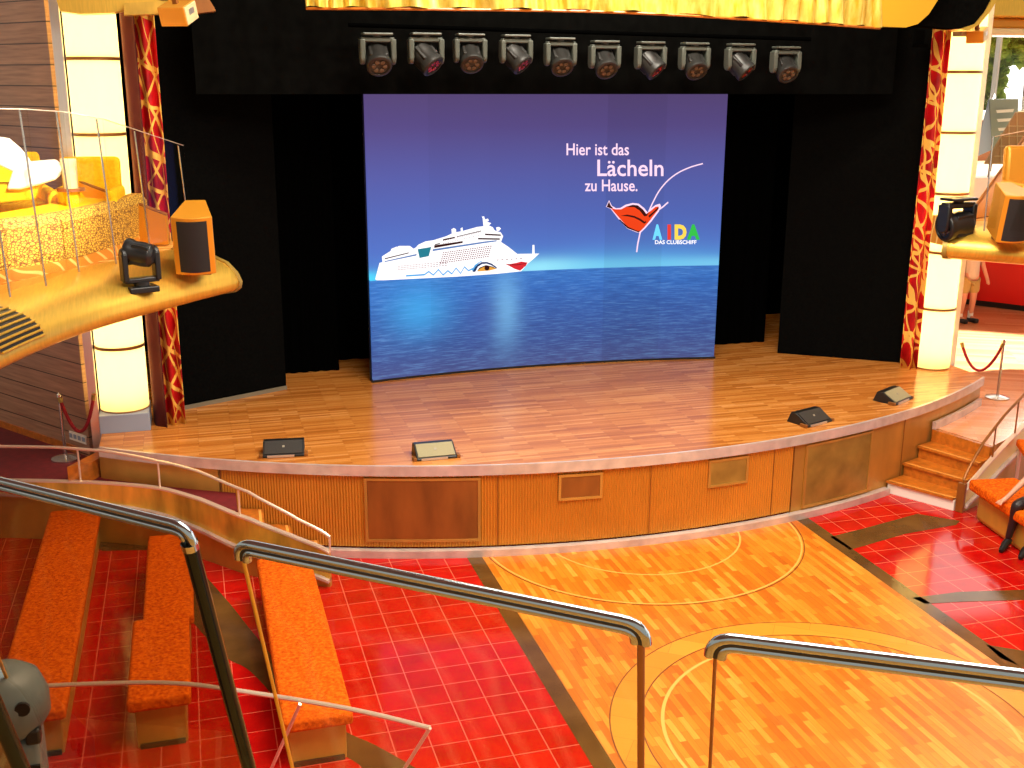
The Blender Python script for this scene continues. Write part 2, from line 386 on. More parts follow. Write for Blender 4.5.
lx = [-2.2,-2.45,-2.7,-2.95,-3.2,-3.45,-3.66]
d.prism([(x, max(front_y(x,SR+.0), plan_y(x)+.06)) for x in lx] + [(-3.66,5.5),(-5,14),(-14,14),(-9,PLAN[-1][1])] + [(p[0],p[1]+.05) for p in PLAN[::-1] if p[0] < -2.25] + [(-2.2,plan_y(-2.2)+.05)], ZD-.1, ZD)
struct(d.build('floor_left','redcarpet'))
def steps(label, edges, sgn):
    t = empty('stage_steps', (*edges[0][0], 0), 0, label, 'steps')
    for k in range(len(edges)-1):
        (i0, o0), (i1, o1) = edges[k], edges[k+1]; z = .17*(k+1); g = .03*sgn
        poly = [i0, o0, o1, i1]
        b = MB(); b.prism([(x,y) for x,y in poly], 0, z-.03); st = part(b,'riser', 'white' if k == 0 else 'stepwood', t)
        b = MB(); b.prism([(i0[0]-g,i0[1]),(o0[0]-g,o0[1]),o1,i1], z-.03, z); tr = part(b,'tread','stepwood',t)
        a = Vector((*i0,z)); c = Vector((*o0,z)); b = MB(); dv = Vector((-g*.2,0,0))
        b.strip([a+dv+Vector((0,0,.002)),c+dv+Vector((0,0,.002))],[a+dv+Vector((.03*sgn,0,.002)),c+dv+Vector((.03*sgn,0,.002))]); nb = part(b,'nosing','inlay',t); nb.parent = tr
    b = MB(); (i0,o0) = edges[-1]; z = ZD; b.prism([i0,o0,(o0[0]+.05*sgn,o0[1]),(i0[0]+.05*sgn,i0[1])], 0, z-.005); part(b,'riser','stepwood',t)
    return t
E_ = [((6.04,2.80),(6.47,2.02)),((6.36,2.93),(6.72,2.13)),((6.66,3.06),(6.97,2.24)),((6.93,3.18),(7.18,2.34))]
steps('four wooden steps with cream bottom riser beside right end of stage', E_, 1)
E2 = [((x, front_y(x,SR+.03)), (x-.02, plan_y(x)+.07)) for x in (-1.36,-1.66,-1.94,-2.2)]
steps('wooden steps behind the gold wall at left end of stage', E2, -1)
b = MB(); apatch(SR+.02, .05, 6.93, 8.3, ZD, ZD+.1, 12, b); part(b,'deck_skirting','edge',stage)
# wedge shaped wooden step at the stage's left end
b = MB(); b.prism([tuple(pz(108,446,.9))[:2], tuple(pz(67,467,.9))[:2], tuple(pz(92,462,.9))[:2], tuple(pz(110,452,.9))[:2]], ZD, .9)
tag(b.build('corner_step','stepwood'), 'small wedge of orange wood step between left stanchion and stage corner', 'step')

# ------------------------------------------------------------------ parapets
def parapet(label, plan, ztop, zled, zrail, posts, side, endpost):
    t = empty('parapet', (*plan[0], 0), 0, label, 'parapet')
    pts = crom([(x,y,0) for x,y in plan], 5); s = [0]
    n = len(plan); us = [i/5 for i in range(len(pts))]
    zt = [interp(range(n), ztop, u) for u in us]; zl = [interp(range(n), zled, u) for u in us]; zr = [interp(range(n), zrail, u) for u in us]
    def off(i, a):
        v = pts[min(i+1,len(pts)-1)]-pts[max(i-1,0)]; v.normalize(); o = Vector((-v.y,v.x,0))*side; return pts[i]+o*a
    def wallstrip(a, b, lo, hi):
        m = MB(); k = len(pts); vs = []
        for i in range(k):
            p, q = off(i,a), off(i,b); vs += [(p.x,p.y,lo[i]),(q.x,q.y,lo[i]),(q.x,q.y,hi[i]),(p.x,p.y,hi[i])]
        fs = [(4*i+j,4*i+(j+1)%4,4*i+4+(j+1)%4,4*i+4+j) for i in range(k-1) for j in range(4)]+[(0,1,2,3),(4*k-4,4*k-3,4*k-2,4*k-1)]
        m.add(vs,fs); return m
    k = len(pts)
    part(wallstrip(-.015,.03,[0]*k,zl),'lower_wall','bronze2',t)
    part(wallstrip(-.015,.035,zl,[z-.02 for z in zt]),'upper_wall','goldwall' if side > 0 else 'creamgold',t)
    part(wallstrip(-.015,.085,[z-.02 for z in zl],[z+.012 for z in zl]),'ledge','edge',t)
    part(wallstrip(-.022,.042,[z-.02 for z in zt],zt),'cap_trim','railpale',t)
    m = MB(); m.tube([Vector((p.x,p.y,z)) for p,z in zip(pts,zr)], .018, 8); part(m,'top_rail','railpale' if side > 0 else 'bronze',t, smooth=True)
    for u in posts:
        i = int(round(u*5)); m = MB(); m.tube([Vector((pts[i].x,pts[i].y,zt[i]-.01)), Vector((pts[i].x,pts[i].y,zr[i]))], .011, 8); part(m,'rail_post','railpale' if side > 0 else 'bronze',t, smooth=True)
    if endpost:
        m = MB(); v = (pts[1]-pts[0]).normalized(); m.box((pts[0].x-v.x*.02, pts[0].y-v.y*.02, zt[0]/2+.06),(.05,.1,zt[0]+.12), math.atan2(v.y,v.x)); part(m,'end_post','bronze',t,bevel=.006)
    return t
def zray(px, py, q): # height of the pixel's ray above plan point q
    d = ray(px,py); k = ((q[0]-CAM.x)*d.x+(q[1]-CAM.y)*d.y)/(d.x*d.x+d.y*d.y); return CAM.z+d.z*k
cols = PCOL; PL = PLAN; zt = [c[4] for c in cols]
zr = [zray(c[0],c[2],q_) for c,q_ in zip(cols,PL)]; zl = [zray(c[0],c[3],q_) for c,q_ in zip(cols,PL)]
parapet('curved gold parapet with pale rail in front of the left stage steps', PL, zt, zl, zr, [0,2.2,4,5.6], 1, False)
PR = [(6.54,1.98),(6.9,2.14),(7.35,2.34),(7.95,2.66),(8.8,3.2),(10,4.2)]
parapet('curved cream gold parapet rising beside the right stage steps', PR, [.26,.45,.66,.84,.95,1.0], [.08,.2,.42,.56,.66,.7], [.42,.82,1.10,1.30,1.4,1.45], [0,1.6,2.6,3.4], -1, True)

# ------------------------------------------------------------------ benches
def bench(label, x0, x1, y0, y1, z, group=None, rz=0, th=.11, base='benchgold'):
    t = empty('bench', ((x0+x1)/2,(y0+y1)/2,0), rz, label, 'bench', group)
    w, l = x1-x0, y1-y0
    b = MB(); b.box((0,0,z-th/2),(w,l,th)); b.build('seat','orange',t,bevel=.03,bseg=3,smooth=True)
    b = MB(); b.box((0,.02,(z-th)/2),(w-.1,l-.14,z-th)); b.build('base',base,t,bevel=.01)
    b = MB(); b.box((0,.02,.02),(w-.14,l-.10,.04)); b.build('plinth','black',t)
    return t
bench('long orange bench nearest the dance floor, left side', -2.07,-1.53,-1.26,1.88,.45)
bench('orange bench with its far end under the dark handrail elbow', -3.15,-2.70,.78,2.80,.45)
bench('short orange bench set end to end in front of another', -3.23,-2.74,-.68,.76,.48)
bench('leftmost and longest orange bench on the red tiles', -4.24,-3.69,-.58,3.85,.45)
t = empty('bench', (6.62,.9,0), -.16, 'orange bench right of stage steps with a woman sitting on it', 'bench')
b = MB(); b.box((.0,.0,.44),(.62,1.7,.14)); b.build('seat','orange',t,bevel=.04,bseg=3,smooth=True)
b = MB(); b.box((.03,0,.19),(.5,1.55,.37)); b.build('base','benchgold',t,bevel=.06)
t = empty('bench', (7.72,1.92,0), -.5, 'orange seat behind the seated woman at right edge, on pale legs', 'bench')
b = MB(); b.box((0,0,.66),(.6,.9,.1)); b.build('seat','orange',t,bevel=.03,bseg=3,smooth=True)
for sx in (-.25,.25):
    for sy in (-.4,.4):
        b = MB(); b.tube([(sx,sy,0),(sx,sy,.62)],.025,8); b.build('leg','railpale',t,smooth=True)

# ------------------------------------------------------------------ video screen
SCX, SCY, SCK = 2.47, 6.33, .036
def on_screen(px, py, off=0.0):
    d = ray(px,py); k = (SCY-CAM.y)/d.y
    for _ in range(8):
        p = CAM+d*k; yy = SCY - SCK*(p.x-SCX)**2 - off; k = (yy-CAM.y)/d.y
    return CAM+d*k
scr = empty('video_screen', (SCX,SCY,ZS), 0, 'huge curved video screen on stage showing a white cruise ship', 'screen')
XA, XB, ZA, ZB = -.155, 5.10, ZS+.03, 5.03
NC = 6
def sy(x, off=0): return SCY - SCK*(x-SCX)**2 - off
t = NT('screen_picture'); co = t.coord(); sp = t.n.new('ShaderNodeSeparateXYZ'); t.l.new(co, sp.inputs[0])
vv = t.math('DIVIDE', t.math('SUBTRACT', ZB-ZS, sp.outputs[2]), ZB-ZA)   # 0 top .. 1 bottom
stops = [(0,S(82,66,112)),(.12,S(82,70,128)),(.28,S(80,86,158)),(.44,S(74,98,178)),(.54,S(74,108,190)),(.60,S(74,122,200)),(.634,S(80,150,212)),(.640,S(52,116,196)),(.70,S(46,104,186)),(.78,S(48,92,168)),(.9,S(56,82,148)),(1,S(72,82,136))]
c = t.ramp(vv, stops)
wav = t.noise(t.mapping(co, scale=(1.3,1,20)), 2.6, 5, .7)
below = t.math('GREATER_THAN', vv, .640)
wfac = t.math('MULTIPLY', below, t.math('MULTIPLY', t.math('SUBTRACT', wav, .5), 1.7))
c = t.mix(t.math('MAXIMUM', wfac, 0), c, S(120,180,235)); c = t.mix(t.math('MAXIMUM', t.math('MULTIPLY', wfac, -1), 0), c, S(18,30,80))
def blob(cx, cz, rx, rz, col, amt, mask=None):
    global c
    dx = t.math('DIVIDE', t.math('SUBTRACT', sp.outputs[0], cx-SCX), rx); dz = t.math('DIVIDE', t.math('SUBTRACT', sp.outputs[2], cz-ZS), rz)
    e = t.math('POWER', 2.718, t.math('MULTIPLY', t.math('ADD', t.math('MULTIPLY', dx, dx), t.math('MULTIPLY', dz, dz)), -1))
    if mask is not None: e = t.math('MULTIPLY', e, mask)
    c = t.mix(t.math('MULTIPLY', e, amt), c, col)
above = t.math('LESS_THAN', vv, .640)
blob(3.9, 2.55, 2.3, .10, S(150,240,255), 1.0, above); blob(4.0, 2.6, 1.8, .30, S(84,150,220), .55, above); blob(-.2, 2.55, .22, .10, S(70,215,250), .95, above); blob(2.4, 2.56, .6, .13, S(170,245,255), .75, above); blob(3.6, 2.56, 1.6, .16, S(90,190,235), .5, above)
blob(.55, 2.05, .45, .38, S(60,170,235), .65); blob(1.85, 2.0, .22, .55, S(130,200,245), .55); blob(1.5, 1.9, .25, .3, S(62,86,160), .5)
# faint brightness steps between the screen's columns
col_i = t.math('FLOOR', t.math('MULTIPLY', t.math('DIVIDE', t.math('SUBTRACT', sp.outputs[0], XA-SCX), XB-XA), NC))
wn = t.n.new('ShaderNodeTexWhiteNoise'); wn.noise_dimensions = '1D'; t.l.new(col_i, wn.inputs['W'])
gain = t.math('ADD', .95, t.math('MULTIPLY', wn.outputs[0], .14))
gain = t.math('ADD', gain, t.math('MULTIPLY', t.math('LESS_THAN', col_i, 1.5), .12))
c = t.mix(1.0, c, gain, 'MULTIPLY')
t.set(color=(0.01,0.01,0.01,1), emit=c, estr=1.0, rough=.6, spec=.1); M['picture'] = t.m
for kcol in range(NC):
    x0, x1 = XA+(XB-XA)*kcol/NC, XA+(XB-XA)*(kcol+1)/NC
    b = MB(); xs = [x0+(x1-x0)*i/6 for i in range(7)]
    b.prism([(x,sy(x)) for x in xs] + [(x,sy(x)+.09) for x in xs[::-1]], ZA, ZB); part(b,'display_panel','picture',scr)
b = MB(); xs = [XA-.02+(XB-XA+.04)*i/30 for i in range(31)]
b.prism([(x,sy(x)+.092) for x in xs]+[(x,sy(x)+.2) for x in xs[::-1]], ZS, ZB+.03); part(b,'back_frame','black',scr)
b = MB(); b.prism([(x,sy(x)-.01) for x in xs]+[(x,sy(x)+.11) for x in xs[::-1]], ZS, ZA); part(b,'bottom_rail','black',scr)

def wmat(o):
    m = o.matrix_basis.copy()
    while o.parent: o = o.parent; m = o.matrix_basis @ m
    return m
def flat(polys, name, mat, layer, parent=scr, dense=False):
    """flat picture pieces given in the picture's own outline, laid on the curved screen"""
    me = bpy.data.meshes.new(name); bm = bmesh.new()
    for poly in polys: bm.faces.new([bm.verts.new((x,y,0)) for x,y in poly])
    bm.normal_update(); big = [f for f in bm.faces if len(f.verts) > 4]
    if big: bmesh.ops.triangulate(bm, faces=big, ngon_method='EAR_CLIP')
    x0 = min(v.co.x for v in bm.verts); x1 = max(v.co.x for v in bm.verts); x = math.ceil(x0/8+.01)*8
    while x < x1:
        bmesh.ops.bisect_plane(bm, geom=bm.verts[:]+bm.edges[:]+bm.faces[:], plane_co=(x,0,0), plane_no=(1,0,0)); x += 8
    inv = wmat(parent).inverted()
    for v in bm.verts: v.co = inv @ on_screen(v.co.x, v.co.y, .004+.0025*layer)
    bm.to_mesh(me); bm.free()
    o = bpy.data.objects.new(name, me); COL.objects.link(o); me.materials.append(M[mat]); o.parent = parent; return o
for nm, cc, st in (('e_white',S(255,250,250),1.25),('e_red',S(214,40,50),1.1),('e_lip',S(226,62,20),1.2),('e_blue',S(90,170,230),1.1),('e_navy',S(30,60,110),1),('e_teal',S(36,130,150),1),('e_dark',S(60,16,16),.8),('e_win',S(128,70,80),.9),('e_stripe',S(90,130,190),1),('e_gold',S(230,160,60),1.1),('e_cyan',S(110,210,250),1.2),('e_yel',S(248,208,80),1.2),('e_green',S(50,190,70),1.1),('e_pink',S(250,214,236),1.15),('e_ared',S(226,60,50),1.15)):
    M[nm] = emis(nm, cc, st)
q = lambda pts: [(360+x/5.12, 200+y/5.12) for x,y in pts]     # outlines read off a 5.12x enlargement
hull = q([(78,405),(100,322),(115,318),(112,290),(120,284),(175,250),(200,235),(255,235),(275,250),(283,245),(300,228),(335,212),(375,206),(440,186),(470,172),(468,150),(480,143),(492,150),(492,165),(520,160),(600,138),(632,134),(690,156),(720,165),(733,185),(722,215),(760,240),(805,276),(880,275),(918,274),(890,300),(860,325),(825,365),(700,378),(500,392),(300,402),(120,411),(85,411)])
ship = flat([hull], 'ship_picture', 'e_white', 0)
flat([q([(632,134),(628,95),(624,84),(636,84),(640,100),(655,95),(660,105),(650,112),(672,118),(660,130),(680,140),(690,156)]), q([(697,140),(712,138),(722,146),(712,158),(700,158)]), q([(883,230),(893,230),(894,276),(882,276)]), q([(515,145),(525,140),(527,162),(516,162)]), q([(160,250),(190,238),(186,250),(165,272),(154,272)])], 'mast', 'e_white', 0, ship)
def wave(pts): return pts
flat([q([(295,252),(365,240),(352,288),(305,297)])], 'lounge_window', 'e_teal', 1, ship)
flat([q([(380,232),(526,210),(526,220),(380,246)]), q([(425,200),(486,188),(486,195),(425,208)]), q([(495,186),(620,156),(622,160),(495,190)]), q([(640,172),(720,176),(722,184),(640,180)]), q([(604,194),(716,196),(716,204),(604,202)]), q([(128,298),(250,268),(250,273),(126,304)]), q([(383,226),(410,220),(410,225),(383,231)])], 'deck_stripe', 'e_dark', 1, ship)
flat([q([(372,252),(640,212),(700,206),(700,212),(640,220),(372,262)]), q([(126,313),(290,276),(290,284),(126,318)])], 'blue_stripe', 'e_stripe', 1, ship)
def row(f): flat(f, 'porthole_row', 'e_win', 1, ship)
for r in range(6): row([q([(x,y),(x+7,y-.8),(x+7,y+4.2),(x,y+5)]) for x,y in [(425+k*11.5-r*3, 268-k*1.62+r*10.5) for k in range(22)] if x < 690])
for r in range(3): row([q([(x,y),(x+9,y-.8),(x+9,y+2.2),(x,y+3)]) for x,y in [(195+k*15, 338-k*1.4+r*9) for k in range(17)]])
for r in (0,2): row([q([(x,y),(x+4,y-.8),(x+4,y+2),(x,y+2.8)]) for x,y in [(425+k*9, 208-k*2.1+r*7) for k in range(22)]])
row([q([(700+k*24,306-k*1.5),(710+k*24,305-k*1.5),(710+k*24,308-k*1.5),(700+k*24,310-k*1.5)]) for k in range(6)])
flat([q([(742,326),(765,328),(800,322),(825,315),(858,320),(850,336),(820,362),(790,352),(765,338)])], 'lips', 'e_red', 1, ship)
flat([q([(755,329),(800,331),(850,324),(850,326),(800,334),(757,331)])], 'lip_line', 'e_dark', 2, ship)
flat([q([(575,368),(595,335),(622,318),(650,317),(675,326),(700,344),(702,352),(672,334),(648,326),(625,328),(604,342),(590,368)])], 'eyebrow', 'e_navy', 1, ship)
flat([q([(572,360),(588,332),(615,314),(630,312),(610,322),(594,340),(582,366)])], 'eye_shadow', 'e_blue', 1, ship)
flat([q([(600,366),(618,345),(650,335),(680,345),(700,352),(660,362)])], 'eye', 'e_gold', 1, ship)
flat([q([(650-13*math.cos(a),348-13*math.sin(a)) for a in [i*2*PI/14 for i in range(14)]]), q([(598,366),(612,346),(645,333),(680,341),(702,353),(678,345),(645,338),(618,349)])], 'pupil', 'e_dark', 2, ship)
wl = [(235,388),(290,385),(330,382),(352,366),(375,384),(402,356),(425,384),(450,362),(470,378),(492,348),(515,376),(535,342),(556,362),(575,352),(590,344)]
flat([q([(x,y-4) for x,y in wl]+[(x,y+4.5) for x,y in wl[::-1]])], 'wave_line', 'e_blue', 1, ship)

# lettering
def text_poly(s, x0, x1, ybase, yascent_px, name, mat, layer=0, bold=0.0, parent=scr, serif=False, slant=0):
    cu = bpy.data.curves.new(name,'FONT'); cu.body = s; cu.size = 1.0; cu.offset = bold; cu.resolution_u = 3
    ob = bpy.data.objects.new(name, cu); COL.objects.link(ob)
    bpy.context.view_layer.update()
    me = bpy.data.meshes.new_from_object(ob.evaluated_get(bpy.context.evaluated_depsgraph_get()))
    bpy.data.objects.remove(ob); bpy.data.curves.remove(cu)
    xs = [v.co.x for v in me.vertices]; ys = [v.co.y for v in me.vertices]; a, b_ = min(xs), max(xs); capH = .729
    inv = parent.matrix_basis.inverted()
    for v in me.vertices:
        px = x0+(v.co.x-a)/(b_-a)*(x1-x0); py = ybase - v.co.y/capH*yascent_px
        v.co = inv @ on_screen(px,py,.004+.0025*layer)
    o = bpy.data.objects.new(name, me); COL.objects.link(o); me.materials.clear(); me.materials.append(M[mat]); o.parent = parent; return o
L1 = text_poly('Hier ist das', 566.5, 629, 155.0, 12.2, 'lettering', 'e_pink', 0, .012)
L2 = text_poly('Lächeln', 597.3, 663.5, 175.8, 17.0, 'lettering', 'e_pink', 0, .012)
L3 = text_poly('zu Hause.', 584.8, 637.5, 191.0, 12.0, 'lettering', 'e_pink', 0, .012)
g = lambda pts: [(550+x/5.689, 120+y/5.689) for x,y in pts]
logo = flat([g([(318,494),(336,456),(352,488),(376,502),(400,500),(430,482),(470,472),(505,476),(535,500),(556,526),(575,502),(600,484),(625,476),(632,490),(620,520),(575,580),(540,618),(515,642),(495,640),(440,618),(395,570),(345,505)])], 'lips_logo', 'e_pink', 1)
flat([g([(345,500),(372,508),(405,508),(435,492),(472,482),(500,486),(528,508),(548,534),(574,516),(600,494),(618,492),(614,512),(570,570),(535,612),(512,634),(495,632),(445,610),(400,564)])], 'lips_shape', 'e_lip', 2, logo)
flat([g([(322,494),(336,464),(346,488),(360,502),(344,502)]), g([(430,494),(472,482),(500,486),(530,510),(548,536),(560,524),(552,545),(536,548),(510,515),(480,496)]), g([(400,545),(440,538),(480,546),(515,562),(540,580),(545,572),(548,582),(536,590),(510,572),(478,556),(440,548)]), g([(560,545),(590,520),(618,494),(618,506),(590,532),(565,556)]), g([(398,566),(445,608),(495,630),(512,632),(505,640),(440,616),(390,566)])], 'lips_shadow', 'e_dark', 3, logo)
def stroke(pts, w):
    L = []; R = []
    for i,(x,y) in enumerate(pts):
        a = pts[max(i-1,0)]; b = pts[min(i+1,len(pts)-1)]; dx, dy = b[0]-a[0], b[1]-a[1]; l = math.hypot(dx,dy) or 1
        L.append((x-dy/l*w, y+dx/l*w)); R.append((x+dy/l*w, y-dx/l*w))
    return L+R[::-1]
sw = [tuple(v)[:2] for v in crom([(562,520,0),(585,470,0),(620,405,0),(670,345,0),(730,300,0),(800,268,0),(870,248,0)],5)]
flat([g(stroke(sw,3.6)), g(stroke([(514,636),(500,700),(493,752)],4)), g(stroke([(620,510),(645,492),(672,468)],4))], 'swoosh', 'e_pink', 0, logo)
text_poly('A', 652.5, 662.3, 238.6, 13.9, 'logo_letter', 'e_cyan', 1, .06); text_poly('I', 667.4, 671.0, 238.6, 13.9, 'logo_letter', 'e_ared', 1, .06)
text_poly('D', 674.6, 686.6, 238.6, 13.9, 'logo_letter', 'e_yel', 1, .06); text_poly('A', 687.0, 699.8, 238.6, 13.9, 'logo_letter', 'e_green', 1, .06)
text_poly('DAS CLUBSCHIFF', 655.0, 696.5, 244.0, 3.9, 'lettering', 'e_white', 1, .02)
# ------------------------------------------------------------------ black drapes and borders
def drape(label, pts, z0, z1, mat, folds=0.0, n=60, skirt=False, cat='drape', name='stage_drape'):
    t = empty(name, (*pts[0], z0), 0, label, cat)
    P = crom([(x,y,0) for x,y in pts], max(2, n//(len(pts)-1))) if len(pts) > 2 else [Vector((*pts[0],0)).lerp(Vector((*pts[1],0)), i/n) for i in range(n+1)]
    b = MB(); A = []
    for i, p in enumerate(P):
        v = P[min(i+1,len(P)-1)]-P[max(i-1,0)]; v.normalize(); o = Vector((-v.y,v.x,0))
        A.append(p + o*(folds*math.sin(i*1.25)))
    th = .04
    vs = []
    for i, p in enumerate(A):
        v = P[min(i+1,len(P)-1)]-P[max(i-1,0)]; v.normalize(); o = Vector((-v.y,v.x,0))
        q = p+o*th; vs += [(p.x,p.y,z0),(q.x,q.y,z0),(q.x,q.y,z1),(p.x,p.y,z1)]
    k = len(A); fs = [(4*i+j,4*i+(j+1)%4,4*i+4+(j+1)%4,4*i+4+j) for i in range(k-1) for j in range(4)]+[(0,1,2,3),(4*k-4,4*k-3,4*k-2,4*k-1)]
    b.add(vs, fs); part(b, 'cloth', mat, t, smooth=folds > 0)
    if skirt:
        b = MB(); a, c = Vector((*pts[0],0)), Vector((*pts[-1],0)); v = (c-a).normalized(); o = Vector((v.y,-v.x,0))
        b.prism([tuple((a+o*.02))[:2], tuple((c+o*.02))[:2], tuple((c+o*-.02))[:2], tuple((a+o*-.02))[:2]], z0, z0+.05); part(b,'skirting','skirt',t)
    return t
drape('matte black side drape panel left of the screen, nearest the left curtain', [(-2.86,5.35),(-1.36,6.06)], ZS, 6.6, 'drape', 0, 20, True)
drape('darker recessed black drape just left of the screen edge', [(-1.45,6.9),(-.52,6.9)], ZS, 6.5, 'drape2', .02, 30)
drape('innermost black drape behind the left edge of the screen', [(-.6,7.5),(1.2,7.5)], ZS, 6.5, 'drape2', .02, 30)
drape('matte black side drape panel right of the screen, nearest the right curtain', [(6.22,6.14),(7.92,4.95)], ZS, 6.6, 'drape', 0, 20)
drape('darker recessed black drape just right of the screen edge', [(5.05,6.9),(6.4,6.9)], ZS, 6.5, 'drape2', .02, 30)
drape('black border drape hanging across the top of the stage opening', [(-2.3,5.0),(7.08,5.0)], 5.02, 6.9, 'border', .012, 120)
w = MB(); w.box((2.4,8.9,3.9),(12.2,.1,6.0)); struct(w.build('wall_back','drape2'))
w = MB(); w.box((2.4,6.9,6.75),(12.2,4.4,.1)); struct(w.build('ceiling','drape2'))
w = MB(); w.box((-3.72,7.2,3.9),(.08,3.6,6.0)); struct(w.build('wall_left','drape2'))
w = MB(); w.box((8.42,7.2,3.9),(.08,3.6,6.0)); struct(w.build('wall_right','drape2'))
b = MB(); p = pY(919,38,4.9); b.box((p.x,4.9,p.z),(.16,.04,.22)).box((p.x+.02,4.88,p.z-.1),(.22,.06,.05))
tag(b.build('bracket','border',bevel=.01),'small dark grey bracket on the black border near its right end','bracket')

# ------------------------------------------------------------------ patterned curtains
def curtain(label, pts, z0, z1, amp, k, seed, mat='curtain'):
    t = empty('stage_curtain', (*pts[0], z0), 0, label, 'curtain'); n = 64
    b = MB(); A = []; nz = 10
    P = [Vector((*pts[0],0)).lerp(Vector((*pts[1],0)), i/n) for i in range(n+1)]
    d = (P[-1]-P[0]).normalized(); o = Vector((-d.y,d.x,0)); vs = []
    for j in range(nz+1):
        z = z0+(z1-z0)*j/nz
        for i, p in enumerate(P):
            u = i/n; q = p + o*amp*math.sin(u*k*2*PI+seed+.25*math.sin(j*.7)) ; vs.append((q.x,q.y,z))
    m = n+1
    b.add(vs, [(j*m+i, j*m+i+1, (j+1)*m+i+1, (j+1)*m+i) for j in range(nz) for i in range(n)])
    ob = part(b,'cloth',mat,t,smooth=True); s = ob.modifiers.new('s','SOLIDIFY'); s.thickness = .012
    return t
curtain('narrow dark red curtain strip against the left lit column', [(-3.08,4.9),(-2.93,4.66)], ZS, 6.05, .02, 1, 2, 'darkvelvet')
curtain('red and gold patterned curtain beside the left black drape', [(-2.93,4.78),(-2.70,4.78)], ZS, 6.05, .05, 1.5, .4)
curtain('red and gold patterned curtain between right black drape and right lit column', [(7.50,4.80),(7.74,4.72)], ZS, 6.05, .05, 1.5, .2)
b = MB(); b.box((-3.0,5.05,3.5),(.12,.1,4.8)); struct(b.build('trim_8','darkvelvet'))
b = MB(); b.box((7.86,4.95,3.5),(.1,.2,4.8)); struct(b.build('trim_9','darkvelvet'))

# ------------------------------------------------------------------ lit columns
def column(label, cx, cy, r, rings, z0, z1):
    t = empty('lit_column', (cx,cy,z0), 0, label, 'column'); zs = [z0]+sorted(z for z in rings if z0+.1 < z < z1-.1)+[z1]
    for a, c in zip(zs, zs[1:]):
        b = MB(); b.lathe([(r,a-z0+.012),(r,c-z0-.012)], 40); b.build('diffuser_panel','diffuser',t,smooth=True)
    for z in zs[:-1]:
        b = MB(); b.lathe([(r-.03,z-z0-.018),(r+.006,z-z0-.018),(r+.006,z-z0+.018),(r-.03,z-z0+.018)], 40); b.build('joint_ring','ring',t,smooth=True)
    b = MB(); b.lathe([(.0,.1),(.07,.1),(.07,z1-z0-.1),(.0,z1-z0-.1)], 16); b.build('light_tube','tube',t,smooth=True)
    return t
column('glowing cream column at left end of stage behind the balcony', -3.40, 4.95, .285, [5.41,4.58,3.75,2.92,2.09], 1.30, 6.6)
column('glowing yellow white column at right end of stage beside the window', 8.03, 4.8, .27, [5.32,4.50,3.65,2.81,1.98,1.16], 1.08, 6.6)
b = MB(); b.box((-3.40,4.92,.99),(.58,.6,.62)); struct(b.build('trim_10','greyblue',bevel=.01))
b = MB(); b.box((-3.745,4.80,3.6),(.10,.1,6.0)); struct(b.build('trim_11','silver'))
b = MB(); b.box((8.37,4.85,3.6),(.13,.16,6.0)); struct(b.build('trim_13','white'))
b = MB(); b.box((8.455,4.9,3.6),(.04,.1,6.0)); struct(b.build('trim_14','silver'))

# ------------------------------------------------------------------ plank wall at the left
w0 = Vector((-3.86,4.98,0)); wd = Vector((-.6,.8,0)); wn_ = Vector((.8,.6,0))
def wallbox(s0, s1, z0, z1, th, out=0):
    b = MB(); a = w0+wd*s0-wn_*out; c = w0+wd*s1-wn_*out
    b.prism([tuple(a)[:2], tuple(c)[:2], tuple(c+wn_*th)[:2], tuple(a+wn_*th)[:2]], z0, z1); return b
struct(wallbox(0,12,ZD,8,.1).build('wall_left','planks'))
struct(wallbox(.25,12,ZD,ZD+.09,.03,.02).build('baseboard_left','stepwood'))
o = wallbox(.04,.4,ZD+.16,ZD+.27,.02,.015).build('socket_panel','white'); o0 = o
t = empty('outlet_strip', (w0+wd*.2+Vector((0,0,ZD+.2))), 0, 'white four socket outlet strip low on the left plank wall', 'outlet')
o.parent = t; o.matrix_parent_inverse = t.matrix_basis.inverted()
for k in range(4):
    o = wallbox(.06+.09*k,.12+.09*k,ZD+.19,ZD+.245,.005,.02).build('socket','greyblue'); o.parent = t; o.matrix_parent_inverse = t.matrix_basis.inverted()

